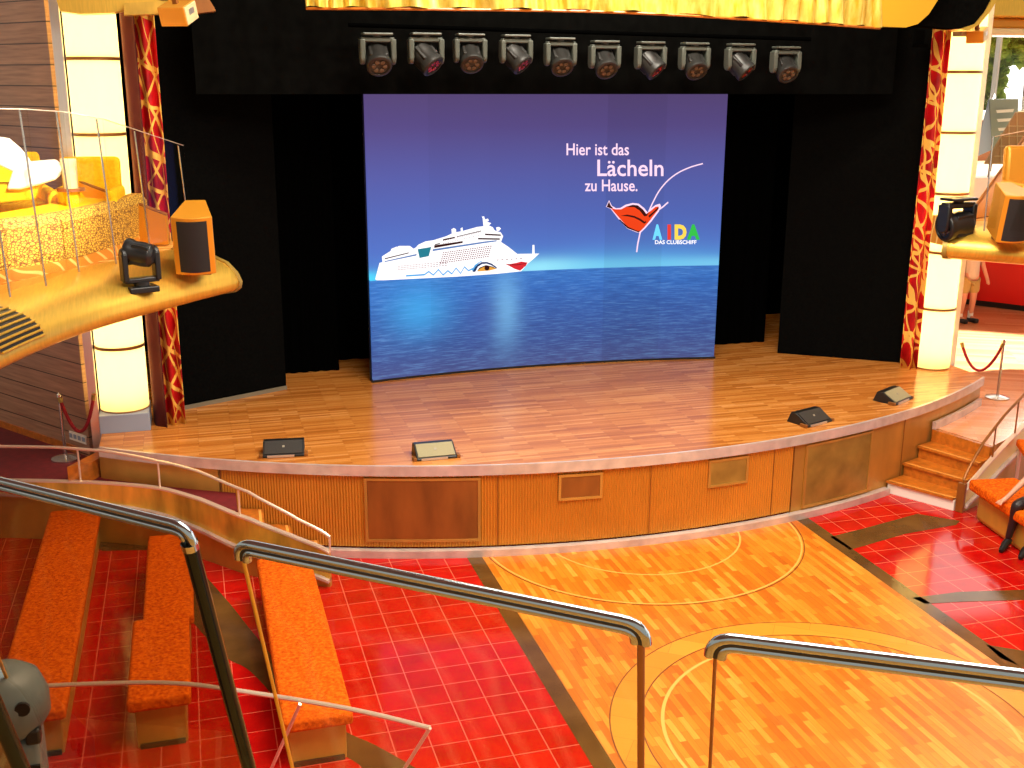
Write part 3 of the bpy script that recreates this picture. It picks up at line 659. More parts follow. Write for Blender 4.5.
# ------------------------------------------------------------------ moving head lights
def moving_head(name, label, loc_, scale, group=None, hang=True, rz=0, head=(0,0,0), body='mhead', lens='lensdark', lab_cat='stage light'):
    t = empty(name, loc_, rz, label, lab_cat, group); t.scale = (scale,)*3; s = -1 if hang else 1
    b = MB(); b.box((0,0,.035*s),(.34,.24,.07) if not hang else (.36,.2,.03)); b.build('base_plate',body,t,bevel=.012)
    if hang: b = MB(); b.tube([(0,0,-.02),(0,0,-.07)],.05,12)
    else: b = MB(); b.tube([(0,0,.05),(0,0,.12)],.09,14)
    b.build('swivel',body,t,smooth=True)
    z0, z1 = (.07,.31) if hang else (.11,.44)
    b = MB(); b.box((0,0,s*(z0+.03)),(.40,.12,.06))
    for sx in (-1,1):
        b.box((sx*.185,0,s*(z0+z1)/2+s*.02),(.065,.15,z1-z0))
        b.lathe([(0,-.03),(.075,-.03),(.075,.03),(0,.03)],16, Matrix.Translation((sx*.185,0,s*(z1))) @ Matrix.Rotation(PI/2,4,'Y'))
    b.build('yoke',body,t,bevel=.015,smooth=True)
    # head: local -z is the beam direction
    h = MB(); h.lathe([(0,.19),(.07,.19),(.115,.15),(.125,.05),(.12,-.06),(.135,-.10),(.135,-.17),(.10,-.185),(.10,-.165)],24); h.box((0,0,.04),(.2,.2,.22))
    ho = h.build('lamp_head','mdark' if body != 'black' else 'black',t,bevel=.01,smooth=True); ho.location = (0,0,s*z1); ho.rotation_euler = head; ho.scale = (1.14,1.14,.9)
    L = MB(); L.lathe([(0,-.150),(.10,-.162)],24); lo = L.build('lens','mdark',ho,smooth=True)
    for k in range(6):
        a = k*PI/3; e = MB(); e.lathe([(0,-.176),(.024,-.172),(.026,-.160)],10, Matrix.Translation((.058*math.cos(a),.058*math.sin(a),0))); e.build('lens_facet',lens,lo,smooth=True)
    return t
rowx = [377,425.5,470,516,560.5,605,651,695,741,786.5]; rowy = [31,31,32,33,36,39,40,41,42,45]; red = [0,1,0,1,0,0,1,0,1,0]
order = ['leftmost','second from left','third from left','fourth from left','fifth from left','fifth from right','fourth from right','third from right','second from right','rightmost']
def copy_tree(o, par=None):
    c = o.copy(); COL.objects.link(c)
    if par: c.parent = par
    for ch in list(o.children): copy_tree(ch, c)
    return c
YL = 4.55
pipe = MB(); a = pY(350,29,YL+.05); c_ = pY(815,43,YL+.05); pipe.tube([a+Vector((0,.12,.05)), c_+Vector((0,.12,.05))], .025, 10)
tag(pipe.build('lighting_bar','drape2',smooth=True), 'black pipe over the stage carrying the row of ten moving lights', 'lighting bar')
proto = {}
for i in range(10):
    p = pY(rowx[i], rowy[i], YL); lab = order[i] + ' of ten moving lights above the screen, ' + ('red lens' if red[i] else 'amber lens')
    sc_ = .98 if i < 2 else .92
    if red[i] not in proto:
        o = moving_head('moving_head_light', lab, p, sc_, 'moving lights in the row above the screen', True, 0, ((-.75,-.35,.45) if red[i] else (-.85,0,0)), 'mhead', 'lensred' if red[i] else 'lensdark'); proto[red[i]] = o
    else:
        o = copy_tree(proto[red[i]]); o.location = p; o['label'] = lab; o.scale = (sc_,)*3

# ------------------------------------------------------------------ stage monitors
def wedge(label, p, rz, w, mat):
    t = empty('stage_monitor', (p.x,p.y,ZS), rz, label, 'monitor speaker', 'wedge monitors on the stage edge')
    prof = [(-.17,0),(-.17,.025),(.03,.14),(.11,.14),(.17,.0)]
    b = MB(); n = len(prof)
    vs = [(sx*w/2,y,z) for sx in (-1,1) for y,z in prof]; b.add(vs, [tuple(range(n)), tuple(range(n,2*n))[::-1]]+[(i,(i+1)%n,n+(i+1)%n,n+i) for i in range(n)])
    b.build('cabinet','black',t,bevel=.008)
    b = MB(); nrm = Vector((0,-.115,.2)).normalized(); a = [Vector((sx*(w/2-.02),-.17+.2*f,.025+.115*f))+nrm*.004 for sx,f in ((-1,.1),(1,.1),(1,.96),(-1,.96))]
    b.hexa([v-nrm*.01 for v in a], [v+nrm*.006 for v in a]); g_ = b.build('grille',mat,t)
    b = MB(); m_ = Vector((0,-.17+.2*.55,.025+.115*.55))+nrm*.012; b.hexa([m_+Vector((x,y*.7,y*.7))-nrm*.004 for x,y in ((-.012,-.012),(.012,-.012),(.012,.012),(-.012,.012))],[m_+Vector((x,y*.7,y*.7))+nrm*.003 for x,y in ((-.012,-.012),(.012,-.012),(.012,.012),(-.012,.012))]); b.build('badge','dot',g_)
    b = MB(); b.box((-.03,-.172,.018),(w-.16,.012,.026)); b.build('connector_strip','silver',t)
    for sx in (-1,1): b = MB(); b.box((sx*(w/2+.02),-.12,.02),(.04,.1,.04)); b.build('bracket','bronze',t,bevel=.006)
    return t
wedge('black wedge monitor near the left end of the stage edge', pz(285,456,ZS)+Vector((0,.12,0)), -.12, .46, 'monitor')
wedge('wedge monitor with grille painted pale as if lit at the middle of the stage edge', pz(436,458,ZS)+Vector((0,.1,0)), 0, .46, 'monitorl')
wedge('dark wedge monitor on the stage edge above the big brass panel', pz(818,424,ZS)+Vector((-.05,.12,0)), .34, .46, 'monitor')
wedge('grey wedge monitor at the stage edge nearest the right curtain', pz(901,402,ZS)+Vector((-.05,.12,0)), .5, .46, 'monitorl')

# ------------------------------------------------------------------ gold valance and ceiling pieces
t = empty('valance', (2.4,3,5.95), 0, 'wavy pleated gold satin valance along the top of the stage opening', 'valance')
vp = [pY(306,7,3.55), pY(450,8,3.15), pY(620,11,3.0), pY(780,20,3.25), pY(880,27,3.75)]
P = crom(vp, 90); b = MB(); vs = []; nz = 6; ph = 0
for i, p in enumerate(P):
    v = P[min(i+1,len(P)-1)]-P[max(i-1,0)]; v.z = 0; v.normalize(); o = Vector((v.y,-v.x,0))
    ph += .44+.18*math.sin(i*.05)
    for j in range(nz+1):
        z = p.z+.9*j/nz; a = .045*math.sin(ph+.5*math.sin(j*.9))*(1-.25*j/nz)+.02*math.sin(i*.11+j)
        vs.append((p.x+o.x*a, p.y+o.y*a, z+.012*math.sin(i*.21)))
m = nz+1; b.add(vs, [(i*m+j,(i+1)*m+j,(i+1)*m+j+1,i*m+j+1) for i in range(len(P)-1) for j in range(nz)]); part(b,'pleated_cloth','satin',t,smooth=True)
b = MB(); b.tube([p+Vector((0,0,-.015)) for p in P[::6]], .016, 6); part(b,'bottom_cord','stepwood',t)
# smooth gold end board with rounded lower corner and the black soffit fin beyond it
def plate(px, y, th, name, mat, label, cat):
    q_ = [pY(x,yy,y) for x,yy in px]; b = MB(); n = len(q_)
    b.add([(v.x,y,v.z) for v in q_]+[(v.x,y+th,v.z) for v in q_], [tuple(range(n)), tuple(range(n,2*n))[::-1]]+[(i,(i+1)%n,n+(i+1)%n,n+i) for i in range(n)])
    return tag(b.build(name,mat), label, cat)
plate([(872,-30),(872,25),(880,26.5),(906,27.5),(918,24),(929,14),(938,0),(946,-16),(950,-30)], 3.7, .08, 'valance_end_board', 'goldboard', 'smooth gold board with curved corner at right end of the valance', 'board')
plate([(905,-30),(912,24),(925,26),(960,29),(975,24),(985,12),(995,-6),(1003,-30)], 3.95, .3, 'soffit_fin', 'drape', 'black curved soffit piece between gold valance board and window', 'soffit')
plate([(960,29),(968,31),(980,24),(990,12),(1000,-5),(1009,-30),(1003,-30),(995,-6),(985,12),(975,24)], 3.93, .3, 'soffit_edge', 'gold', 'thin gold curved edging along the black soffit piece', 'trim')
# left ceiling trims
plate([(50,-20),(60,11),(80,14),(110,13),(140,7),(172,-4),(172,-20)], 4.3, .3, 'ceiling_trim', 'gold', 'curved gold ceiling trim above the left lit column', 'trim')
plate([(124,3),(124,15),(160,14),(176,10),(176,0)], 4.2, .25, 'ceiling_bracket', 'goldwall', 'small gold ceiling bracket above the left curtain', 'bracket')
plate([(190,-6),(190,14),(216,11),(214,7),(206,-6)], 4.1, .25, 'ceiling_bracket', 'bronze', 'bronze ceiling bracket right of the cream floodlight box', 'bracket')
def flood(label, pa, rz, tilt, w, h, d):
    t = empty('floodlight', pa, rz, label, 'floodlight'); t.rotation_euler = (tilt,0,rz)
    b = MB(); b.box((0,0,0),(w,d,h)); b.build('housing','spkgold',t,bevel=.008)
    b = MB(); b.box((w/2+.004,0,0),(.012,d*.92,h*.92)); b.build('front_plate','tan',t,bevel=.004)
    b = MB(); b.box((w/2+.012,0,h*.12),(.006,d*.4,h*.3)); b.build('marking_plate','silver',t)
    b = MB(); b.box((0,0,h/2+.06),(.05,.05,.14)); b.build('bracket','bronze',t); return t
flood('tilted gold floodlight box hanging above the left curtain', pY(178,13,4.0), -.5, .35, .3, .2, .28)
flood('small tan floodlight box hanging above the right lit column', pY(977,35,4.35), -.9, .3, .22, .16, .24)
b = MB(); b.box(tuple(pY(964,33,4.5)),(.22,.2,.09)); tag(b.build('ceiling_bracket','tan',bevel=.01),'small cream ceiling bracket above the right curtain','bracket')

# ------------------------------------------------------------------ side balconies
NP = [(-2.02,3.22),(-2.09,3.13),(-2.5,2.65),(-2.91,2.16),(-3.34,1.58),(-3.69,.91),(-3.98,.16),(-4.2,-.6),(-4.35,-1.6),(-4.45,-2.6)]
PROF = [(-.82,3.40),(-.55,3.385),(-.32,3.34),(-.16,3.28),(-.05,3.20),(0,3.10),(-.015,3.03),(-.07,2.985),(-.2,2.96),(-.82,2.96)]
ZB_ = 3.40
def balcony(label, sgn, mir):
    pts = crom([(mir(x),y,0) for x,y in NP], 5); t = empty('balcony', (pts[0].x,pts[0].y,2.96), 0, label, 'balcony')
    b = MB(); b.sweep(pts, [(a*sgn,z) for a,z in PROF]); part(b,'curved_fascia','gold',t,smooth=True)
    # rounded end cap rim
    b = MB(); b.sweep([pts[0]+(pts[0]-pts[1]).normalized()*.06, pts[0]+Vector((0,0,0))], [(a*1.0*sgn+(.012*sgn if a > -.5 else 0),z+(.012 if z>3.2 else -.012)) for a,z in PROF]); part(b,'end_rim','brass',t,smooth=True)
    inner = []
    for i, p in enumerate(pts):
        v = pts[min(i+1,len(pts)-1)]-pts[max(i-1,0)]; v.normalize(); o = Vector((-v.y,v.x,0))*sgn; inner.append(p-o*.80)
    x_out = mir(-8.5)
    b = MB(); b.prism([tuple(v)[:2] for v in inner]+[(x_out,-2.6),(x_out,4.45),(inner[0].x,4.45)], 3.0, 3.385); part(b,'balcony_floor','carpet',t)
    return t, pts, inner
balL, pL, iL = balcony('left side balcony with broad curved gold fascia', 1, lambda x: x)
balR, pR, iR = balcony('right side balcony with curved gold fascia at the picture edge', -1, lambda x: 4.86-x)
# vent grille on the left fascia
def on_fascia(s, a_, sgn=1, pts=pL):     # s along path points, a_ index along profile (float)
    i = int(s); f = s-i; p = pts[i].lerp(pts[min(i+1,len(pts)-1)], f); v = pts[min(i+1,len(pts)-1)]-pts[max(i-1,0)]; v.normalize(); o = Vector((-v.y,v.x,0))*sgn
    k = int(a_); g_ = a_-k; A, B = PROF[k], PROF[min(k+1,len(PROF)-1)]; a = A[0]+(B[0]-A[0])*g_; z = A[1]+(B[1]-A[1])*g_
    return p+o*a+Vector((0,0,z)), o
vt = empty('vent_grille', on_fascia(27,3)[0], 0, 'slotted vent grille let into the left balcony fascia', 'vent')
inv = vt.matrix_basis.inverted(); b = MB(); nA = 14; nS = 8; vs = []
S0, S1, A0, A1 = 25.4, 29.6, 1.6, 4.8
for i in range(nS+1):
    for j in range(nA+1):
        p, o = on_fascia(S0+(S1-S0)*i/nS, A0+(A1-A0)*j/nA); vs.append(p+o*.008+Vector((0,0,.008)))
b.add(vs, [(i*(nA+1)+j,(i+1)*(nA+1)+j,(i+1)*(nA+1)+j+1,i*(nA+1)+j+1) for i in range(nS) for j in range(nA)]); part(b,'backing','black',vt)
for k in range(9):
    b = MB(); a_ = A0+(A1-A0)*k/8; L = []
    for i in range(nS+1):
        p, o = on_fascia(S0+(S1-S0)*i/nS, a_); L.append(p+o*.014+Vector((0,0,.014)))
    b.tube(L, .011, 6); part(b,'slat','gold',vt,smooth=True)
# loudspeakers
def speaker(label, p, rz, w=.40, h=.66):
    t = empty('loudspeaker', p, rz, label, 'loudspeaker'); t.rotation_euler = (.2,0,rz)
    n = 8; front = [(-w/2+w*i/n, -.15-.05*math.sin(PI*i/n)) for i in range(n+1)]; poly = front+[(w*.26,.40),(-w*.26,.40)]
    b = MB(); b.prism(poly, 0, h); b.build('cabinet','spkgold',t,bevel=.012)
    b = MB(); f2 = [(-w/2+.02+(w-.04)*i/n, -.156-.05*math.sin(PI*i/n)) for i in range(n+1)]
    b.prism(f2+[(x,y+.02) for x,y in f2[::-1]], .03, h-.04); b.build('grille','grille',t,smooth=True)
    b = MB(); b.box((0,.02,-.015),(w*.7,.2,.05)); b.build('mount','bronze',t); return t
speaker('gold cased loudspeaker with black grille on the left balcony tip', Vector((-2.44,2.74,3.33)), -.1, .40, .60)
speaker('gold cased loudspeaker with black grille on the right balcony', Vector((7.24,2.57,3.32)), -.28, .40, .60)
SPL = None
t = moving_head('moving_head_light','black moving light on the left balcony ledge beside the loudspeaker', Vector((-2.97,2.22,3.21)), .84, None, False, .35, (1.75,0,.9), 'black', 'lensdark')
t = moving_head('moving_head_light','black moving light at the right balcony tip in front of the lit column', Vector((6.92,3.45,3.42)), .95, None, True, .2, (.2,1.45,0), 'black', 'lensdark')
t.location = Vector((7.05,3.3,3.78)); t.scale = (1.22,)*3
# glass balustrades
def balustrade(label, bases, tops_z, tint='glass'):
    t = empty('glass_balustrade', bases[0], 0, label, 'balustrade')
    for i, (b0, z) in enumerate(zip(bases, tops_z)):
        b = MB(); b.tube([b0, Vector((b0.x-.055,b0.y-.03,z))], .009, 8); part(b,'post','steel',t,smooth=True)
    for i in range(len(bases)-1):
        a, c = bases[i], bases[i+1]; n = (c-a).cross(Vector((0,0,1))).normalized()*.006
        b = MB(); b.hexa([a+n+Vector((0,0,.05)),a-n+Vector((0,0,.05)),c-n+Vector((0,0,.05)),c+n+Vector((0,0,.05))],[Vector((a.x,a.y,tops_z[i]))+n,Vector((a.x,a.y,tops_z[i]))-n,Vector((c.x,c.y,tops_z[i+1]))-n,Vector((c.x,c.y,tops_z[i+1]))+n]); part(b,'glass_pane',tint,t)
        b = MB(); b.tube([(a.x,a.y,tops_z[i]),(c.x,c.y,tops_z[i+1])], .005, 6); part(b,'top_edge','railpale',t)
    return t
bs = [pz(-60,318,ZB_), pz(10,297,ZB_), pz(46,286,ZB_), pz(79,272,ZB_), pz(116,264,ZB_), pz(150,250,ZB_), pz(190,238,ZB_)]
tz = [4.98,4.96,4.94,4.90,4.82,4.66,4.46]
balustrade('clear glass balustrade with slim posts on the left balcony', bs, tz, 'glasslite')
bsr = [pz(984,231,ZB_), pz(1036,238,ZB_), pz(1095,250,ZB_)]
balustrade('clear glass balustrade with slim posts on the right balcony', bsr, [4.55,4.7,4.75], 'glasslite')
# left balcony furniture
def lowwall(label, a, b_, za, zb, z0, name='low_partition', mat='spkgold'):
    n = (b_-a).cross(Vector((0,0,1))).normalized()*.03; t = empty(name, (a.x,a.y,z0), 0, label, 'partition')
    b = MB(); f = lambda p,z: Vector((p.x,p.y,z)); b.hexa([f(a+n,z0),f(a-n,z0),f(b_-n,z0),f(b_+n,z0)],[f(a+n,za),f(a-n,za),f(b_-n,zb),f(b_+n,zb)]); part(b,'panel',mat,t)
    b = MB(); b.tube([f(a,za+.01),f(b_,zb+.01)], .022, 6); part(b,'top_edge','bronze',t); return t
A_, B_ = Vector((-3.62,4.35,0)), Vector((-2.72,4.1,0))
lowwall('sloping gold end partition of the left balcony seating', A_, B_, zray(100,182,A_), zray(158,216,B_), ZB_)
A_, B_ = Vector((9.1,4.6,0)), Vector((7.5,3.75,0))
lowwall('sloping gold end partition of the right balcony seating', A_, B_, zray(1017,132,A_), zray(978,226,B_), ZB_)
def sofa_run(label, path, mat, h, d, z, name='banquette'):
    t = empty(name, (*path[0],z), 0, label, 'sofa'); P = crom([(x,y,z) for x,y in path], 6)
    b = MB(); b.sweep(P, [(0,0),(.02,h-.08),(-.05,h),(-.16,h),(-.2,h-.1),(-.2,.0)]); part(b,'backrest',mat,t,smooth=True)
    b = MB(); b.sweep(P, [(-.2,.08),(-.2,.40),(-.2-d,.44),(-.25-d,.40),(-.25-d,.08)]); part(b,'seat','yellow',t,smooth=True)
    b = MB(); b.sweep([p for p in P], [(.0,0),(.0,.07),(-.2-d,.07),(-.2-d,0)]); part(b,'plinth','black',t); return t
bq = [tuple(pz(148,232,3.50))[:2], tuple(pz(112,246,3.50))[:2], tuple(pz(60,260,3.50))[:2], tuple(pz(0,270,3.50))[:2], tuple(pz(-60,290,3.5))[:2]]
st = MB(); st.prism([(x,y-.03) for x,y in bq]+[(-8.5,1.5),(-8.5,4.45),(-3.0,4.45)], 3.384, 3.49)
tag(st.build('balcony_step','carpet'), 'raised swirl carpet step under the patterned banquette on the left balcony', 'step')
sofa_run('gold mottled fabric banquette curving along the left balcony', bq, 'pattern', .45, .45, 3.49)
def armchair(label, p, rz, mat='yellow', w=.8, h=.85, z=3.49):
    t = empty('armchair', (p[0],p[1],z), rz, label, 'armchair')
    b = MB(); b.box((0,0,.27),(w,.7,.30)); b.build('seat',mat,t,bevel=.05,bseg=3,smooth=True)
    b = MB(); b.box((0,.34,h/2+.1),(w,.16,h-.1),0,-.12); b.build('backrest',mat,t,bevel=.05,bseg=3,smooth=True)
    for s in (-1,1):
        b = MB(); b.box((s*(w/2-.02),0,.38),(.12,.72,.36)); b.build('armrest',mat,t,bevel=.05,bseg=3,smooth=True)
        for q_ in (-.28,.28): b = MB(); b.tube([(s*(w/2-.08),q_,0),(s*(w/2-.08),q_,.14)],.02,8); b.build('leg','bronze',t)
    return t
ZF = 3.49
def at_plan(px, y): p = pY(px, 180, y); return (p.x, y)
armchair('yellow armchair against the plank wall at far left of balcony', at_plan(16,4.35), .25, 'yellow', .62, .86, ZF)
armchair('yellow armchair in front of the left lit column on the balcony', at_plan(86,4.05), -.1, 'yellow', .62, .82, ZF)
# big sunlit white lounge chair at the picture edge
t = empty('lounge_chair', (*at_plan(15,3.3), ZF), 0, 'white sunlit lounge chair at the left picture edge on the balcony', 'lounge chair')
def extr(px, y, th, name, mat, root, bevel=.03):
    q_ = [pY(x,yy,y) for x,yy in px]; b = MB(); n = len(q_)
    b.add([(v.x,y,v.z) for v in q_]+[(v.x,y+th,v.z) for v in q_], [tuple(range(n)), tuple(range(n,2*n))[::-1]]+[(i,(i+1)%n,n+(i+1)%n,n+i) for i in range(n)])
    return part(b,name,mat,root,bevel=bevel,bseg=3,smooth=True)
extr([(-14,138),(2,141),(14,151),(25,165),(24,178),(8,170),(-14,160)], 3.2, .55, 'backrest', 'white', t)
extr([(14,166),(50,163),(59,171),(56,180),(40,185),(20,190),(6,190)], 3.18, .6, 'seat', 'white', t)
extr([(-14,186),(40,184),(34,200),(-14,206)], 3.25, .45, 'base', 'yellow', t)
tp = at_plan(70,3.55); zt_ = pY(70,188,3.55).z
t = empty('side_table', (*tp,ZF), 0, 'small round side table on the left balcony', 'table')
b = MB(); b.lathe([(0,zt_-ZF-.03),(.14,zt_-ZF-.03),(.14,zt_-ZF),(0,zt_-ZF)],20); b.build('table_top','brownwood',t,smooth=True)
b = MB(); b.lathe([(.12,0),(.09,.03),(.04,.08),(.05,(zt_-ZF)*.6),(.09,zt_-ZF-.03)],16); b.build('pedestal','yellow',t,smooth=True)
b = MB(); b.lathe([(0,0),(.075,0),(.08,.30),(.07,.30),(0,.29)],20); o = b.build('lantern','tan',None,smooth=True); o.location = (*tp,zt_)
tag(o,'pale beige cylinder lantern standing on the small balcony side table','lantern')
# right balcony furniture
p_ = pY(1040,165,3.1); armchair('gold armchair behind the right balcony loudspeaker', (p_.x,3.1), -.3, 'spkgold', .62, .95, ZB_-.012)
# ------------------------------------------------------------------ rope stanchions
def stanchion(label, p, h, rope_to, sag, hook_lab):
    t = empty('rope_stanchion', p, 0, label, 'stanchion')
    b = MB(); b.lathe([(0,0),(.17,0),(.17,.02),(.12,.035),(.03,.05),(0,.05)],28); b.build('base','steel',t,smooth=True)
    b = MB(); b.lathe([(.019,.04),(.019,h-.05),(.03,h-.045),(.03,h-.015),(.012,h),(0,h+.01)],14); b.build('pole','steel',t,smooth=True)
    a = Vector(p)+Vector((0,0,h-.05)); c = Vector(rope_to); mid = (a+c)/2-Vector((0,0,sag*2))
    L = bez(a,mid,c,16); r = MB(); r.tube(L, .022, 8); o = r.build('velvet_rope','velvet',None,smooth=True); tag(o, hook_lab, 'rope')
    for q_, nm in ((L[0],0),(L[-1],1)):
        e = MB(); dv = (L[1]-L[0]) if nm == 0 else (L[-2]-L[-1]); e.tube([q_, q_+dv.normalized()*.07], .028, 8); e.build('end_fitting','brass',o,smooth=True)
stanchion('brass rope stanchion on dark red carpet by the left plank wall', pz(66,459,ZD), .84, (-3.72,4.68,1.56), .45, 'red velvet rope hanging between left stanchion and column frame')
stanchion('slim rope stanchion at the top of the right stage steps', pz(997,398,ZD), .88, (8.5,4.75,1.42), .42, 'red velvet rope hanging between right stanchion and lit column')

# ------------------------------------------------------------------ far right: red partition, upper deck, window, foliage
b = MB(); b.sweep(crom([(10.9,12.6,ZD),(12.6,10.9,ZD),(13.9,9.1,ZD),(14.6,7.2,ZD)],6), [(0,0.12),(0,1.7),(.08,1.7),(.08,0.12)]); t = empty('red_counter',(12.6,10.9,ZD),0,'curved glossy red counter wall beyond the right column','counter')
part(b,'front_panel','redwall',t,smooth=True)
b = MB(); b.sweep(crom([(10.95,12.6,ZD),(12.65,10.9,ZD),(13.95,9.1,ZD),(14.65,7.2,ZD)],6), [(0,0.0),(0,.12),(.08,.12),(.08,0)]); part(b,'plinth','black',t)
b = MB(); b.sweep(crom([(10.9,12.6,ZD),(12.6,10.9,ZD),(13.9,9.1,ZD),(14.6,7.2,ZD)],6), [(-.03,1.7),(-.03,1.76),(.2,1.76),(.2,1.7)]); part(b,'counter_top','gold',t)
b = MB(); b.prism([(9.5,9.2),(24,9.2),(24,15),(9.5,15)], 3.02, 3.30); struct(b.build('floor_upper','tan'))
b = MB(); b.prism([(9.5,9.1),(24,9.1),(24,9.2),(9.5,9.2)], 2.7, 3.42); struct(b.build('trim_15','white'))
b = MB(); b.prism([(9.0,13.2),(12.4,13.2),(12.4,13.3),(9.0,13.3)], ZD, 3.02); struct(b.build('wall_far','brownwood'))
WY = 14.6
zsill, ztop = pY(980,112,WY).z, pY(1000,27,WY).z
xl = pY(972,60,WY).x
win = empty('window_1', (xl,WY,zsill), 0); win['kind'] = 'structure'
b = MB(); b.box((xl+4.3,WY,zsill-.08),(8.8,.3,.22)); part(b,'window_sill','white',win)
b = MB(); b.box((xl+4.3,WY,ztop+.1),(8.8,.3,.25)); part(b,'window_head','white',win)
for k, dx in enumerate((pY(995,80,WY).x-xl,pY(1030,80,WY).x-xl,2.6,4.4,6.4,8.6)):
    b = MB(); b.box((xl+dx,WY,(zsill+ztop)/2),(.12 if k else .05,.16,ztop-zsill)); part(b,'window_frame','white' if k else 'silver',win)
b = MB(); b.box((xl+4.3,WY,(zsill+ztop)/2),(8.6,.01,ztop-zsill)); part(b,'window_pane','glass',win)
w = MB(); w.box((xl+4.3,WY+.05,(zsill-.19+3.3)/2),(8.8,.12,zsill-.19-3.3)); struct(w.build('wall_window','brownwood'))
# ceiling coffer trims above the window
for k, (z0, z1, y0, mat) in enumerate(((5.98,6.10,8.4,'tan'),(6.10,6.28,8.6,'spkgold'),(6.28,6.6,8.3,'gold'))):
    b = MB(); b.box((9.05+8,y0+.4,(z0+z1)/2),(16,.8,z1-z0)); struct(b.build('trim_%d' % (16+k), mat, bevel=.04, bseg=3))
# foliage outside
def tree(label, c, r, n, lo_, h):
    t = empty('tree', (c[0],c[1],lo_), 0, label, 'tree')
    b = MB(); b.tube([(c[0],c[1],lo_),(c[0]+.1,c[1],lo_+h*.6),(c[0]-.1,c[1],c[2])],[.12,.09,.04],8); part(b,'trunk','bark',t)
    b = MB()
    for i in range(n):
        while True:
            v = Vector((random.uniform(-1,1),random.uniform(-1,1),random.uniform(-1,1)))
            if .25 < v.length < 1: break
        p = Vector(c)+Vector((v.x*r[0],v.y*r[1],v.z*r[2])); e = Matrix.Rotation(random.uniform(0,6.28),3,'Z') @ Matrix.Rotation(random.uniform(-1.2,1.2),3,'X'); s_ = random.uniform(.09,.19)
        b.add([p+e@Vector(q_)*s_ for q_ in ((-.5,-1,0),(.5,-1,0),(.8,.1,.15),(0,1.1,0),(-.8,.1,.15))], [(0,1,2,3,4)])
    part(b,'foliage','leaf',t)
pc = pY(1010,52,17.5); tree('leafy green tree crown outside the window, upper right corner', (pc.x-.1,16.6,pc.z+.5), (1.7,.8,.85), 4200, .2, pc.z-.5)
pc = pY(985,105,17.2); tree('dark narrow green shrub outside the window beside the jamb', (pc.x,17.2,pc.z+.6), (.42,.5,1.3), 1100, .2, pc.z)
# board and lattice on the upper deck
t = empty('menu_board', tuple(pY(1000,150,11.5)), 0, 'grey folding menu board standing on the upper deck by the window', 'board')
Q = lambda x,y,d: pY(x,y,11.5+d)
def slab(pts, th, name, mat, root):
    b = MB(); n = (pts[1]-pts[0]).cross(pts[3]-pts[0]).normalized()*th; b.hexa([p-n for p in pts],[p+n for p in pts]); return part(b,name,mat,root)
slab([Q(992,152,.25),Q(1016,152,.25),Q(1018,99,0),Q(989,99,0)], .015, 'front_leaf', 'board', t)
slab([Q(973,158,-.5),Q(991,150,.2),Q(989,99,.05),Q(986,112,-.1)], .012, 'side_leaf', 'greyblue', t)
for k in range(3):
    slab([Q(997+k,113+k*9,-.04),Q(1013,112+k*9,-.04),Q(1014,109+k*9,-.04),Q(996+k,110+k*9,-.04)], .004, 'chalk_line', 'white', t)
for px_,py_,d_ in ((993,151,.25),(1015,151,.25),(975,157,-.5)):
    b = MB(); p_ = Q(px_,py_,d_); b.tube([(p_.x,p_.y,p_.z+.02),(p_.x,p_.y,3.30)],.014,8); part(b,'leg','brownwood',t)
t = empty('wicker_screen', tuple(pY(1008,160,9.9)), 0, 'brown lattice screen with pale grid on the right upper deck', 'screen')
def Q2(x,y): return pY(x,y,9.9)
slab([Q2(984,164),Q2(1034,164),Q2(1034,112),Q2(1016,112)], .02, 'panel', 'lattice', t)
for y in (126,136,146,156):
    b = MB(); b.tube([Q2(990+ (164-y)*.45,y)+Vector((0,-.03,0)),Q2(1032,y)+Vector((0,-.03,0))],.008,5); part(b,'grid_bar','tan',t)
for x in (1000,1008,1016,1024):
    b = MB(); b.tube([Q2(x,163)+Vector((0,-.03,0)),Q2(x,112+max(0,(1016-x)*1.3))+Vector((0,-.03,0))],.008,5); part(b,'grid_bar','tan',t)

for px_ in (990,1030):
    b = MB(); p_ = Q2(px_,163); b.tube([(p_.x,p_.y,p_.z+.02),(p_.x,p_.y,3.30)],.02,8); part(b,'leg','brownwood',t)
# ------------------------------------------------------------------ people
def skin(name, V, E, R, mat, parent, sub=2):
    me = bpy.data.meshes.new(name); inv = parent.matrix_basis.inverted(); me.from_pydata([tuple(inv@Vector(v)) for v in V], E, [])
    o = bpy.data.objects.new(name, me); COL.objects.link(o); o.parent = parent; me.materials.append(M[mat])
    o.modifiers.new('skin','SKIN'); sm = o.modifiers.new('sub','SUBSURF'); sm.levels = sub; sm.render_levels = sub
    lay = me.skin_vertices[0].data if me.skin_vertices else None
    if lay is None:
        bm = bmesh.new(); bm.from_mesh(me); bm.verts.layers.skin.verify(); bm.to_mesh(me); bm.free(); lay = me.skin_vertices[0].data
    for i, r in enumerate(R):
        lay[i].radius = r if isinstance(r, tuple) else (r,r); lay[i].use_root = (i == 0)
    for p in me.polygons: p.use_smooth = True
    return o
def chain(V, E, R, start, pts, rad):
    a = start
    for p, r in zip(pts, rad):
        V.append(Vector(p)); R.append(r); E.append((a,len(V)-1)); a = len(V)-1
    return a
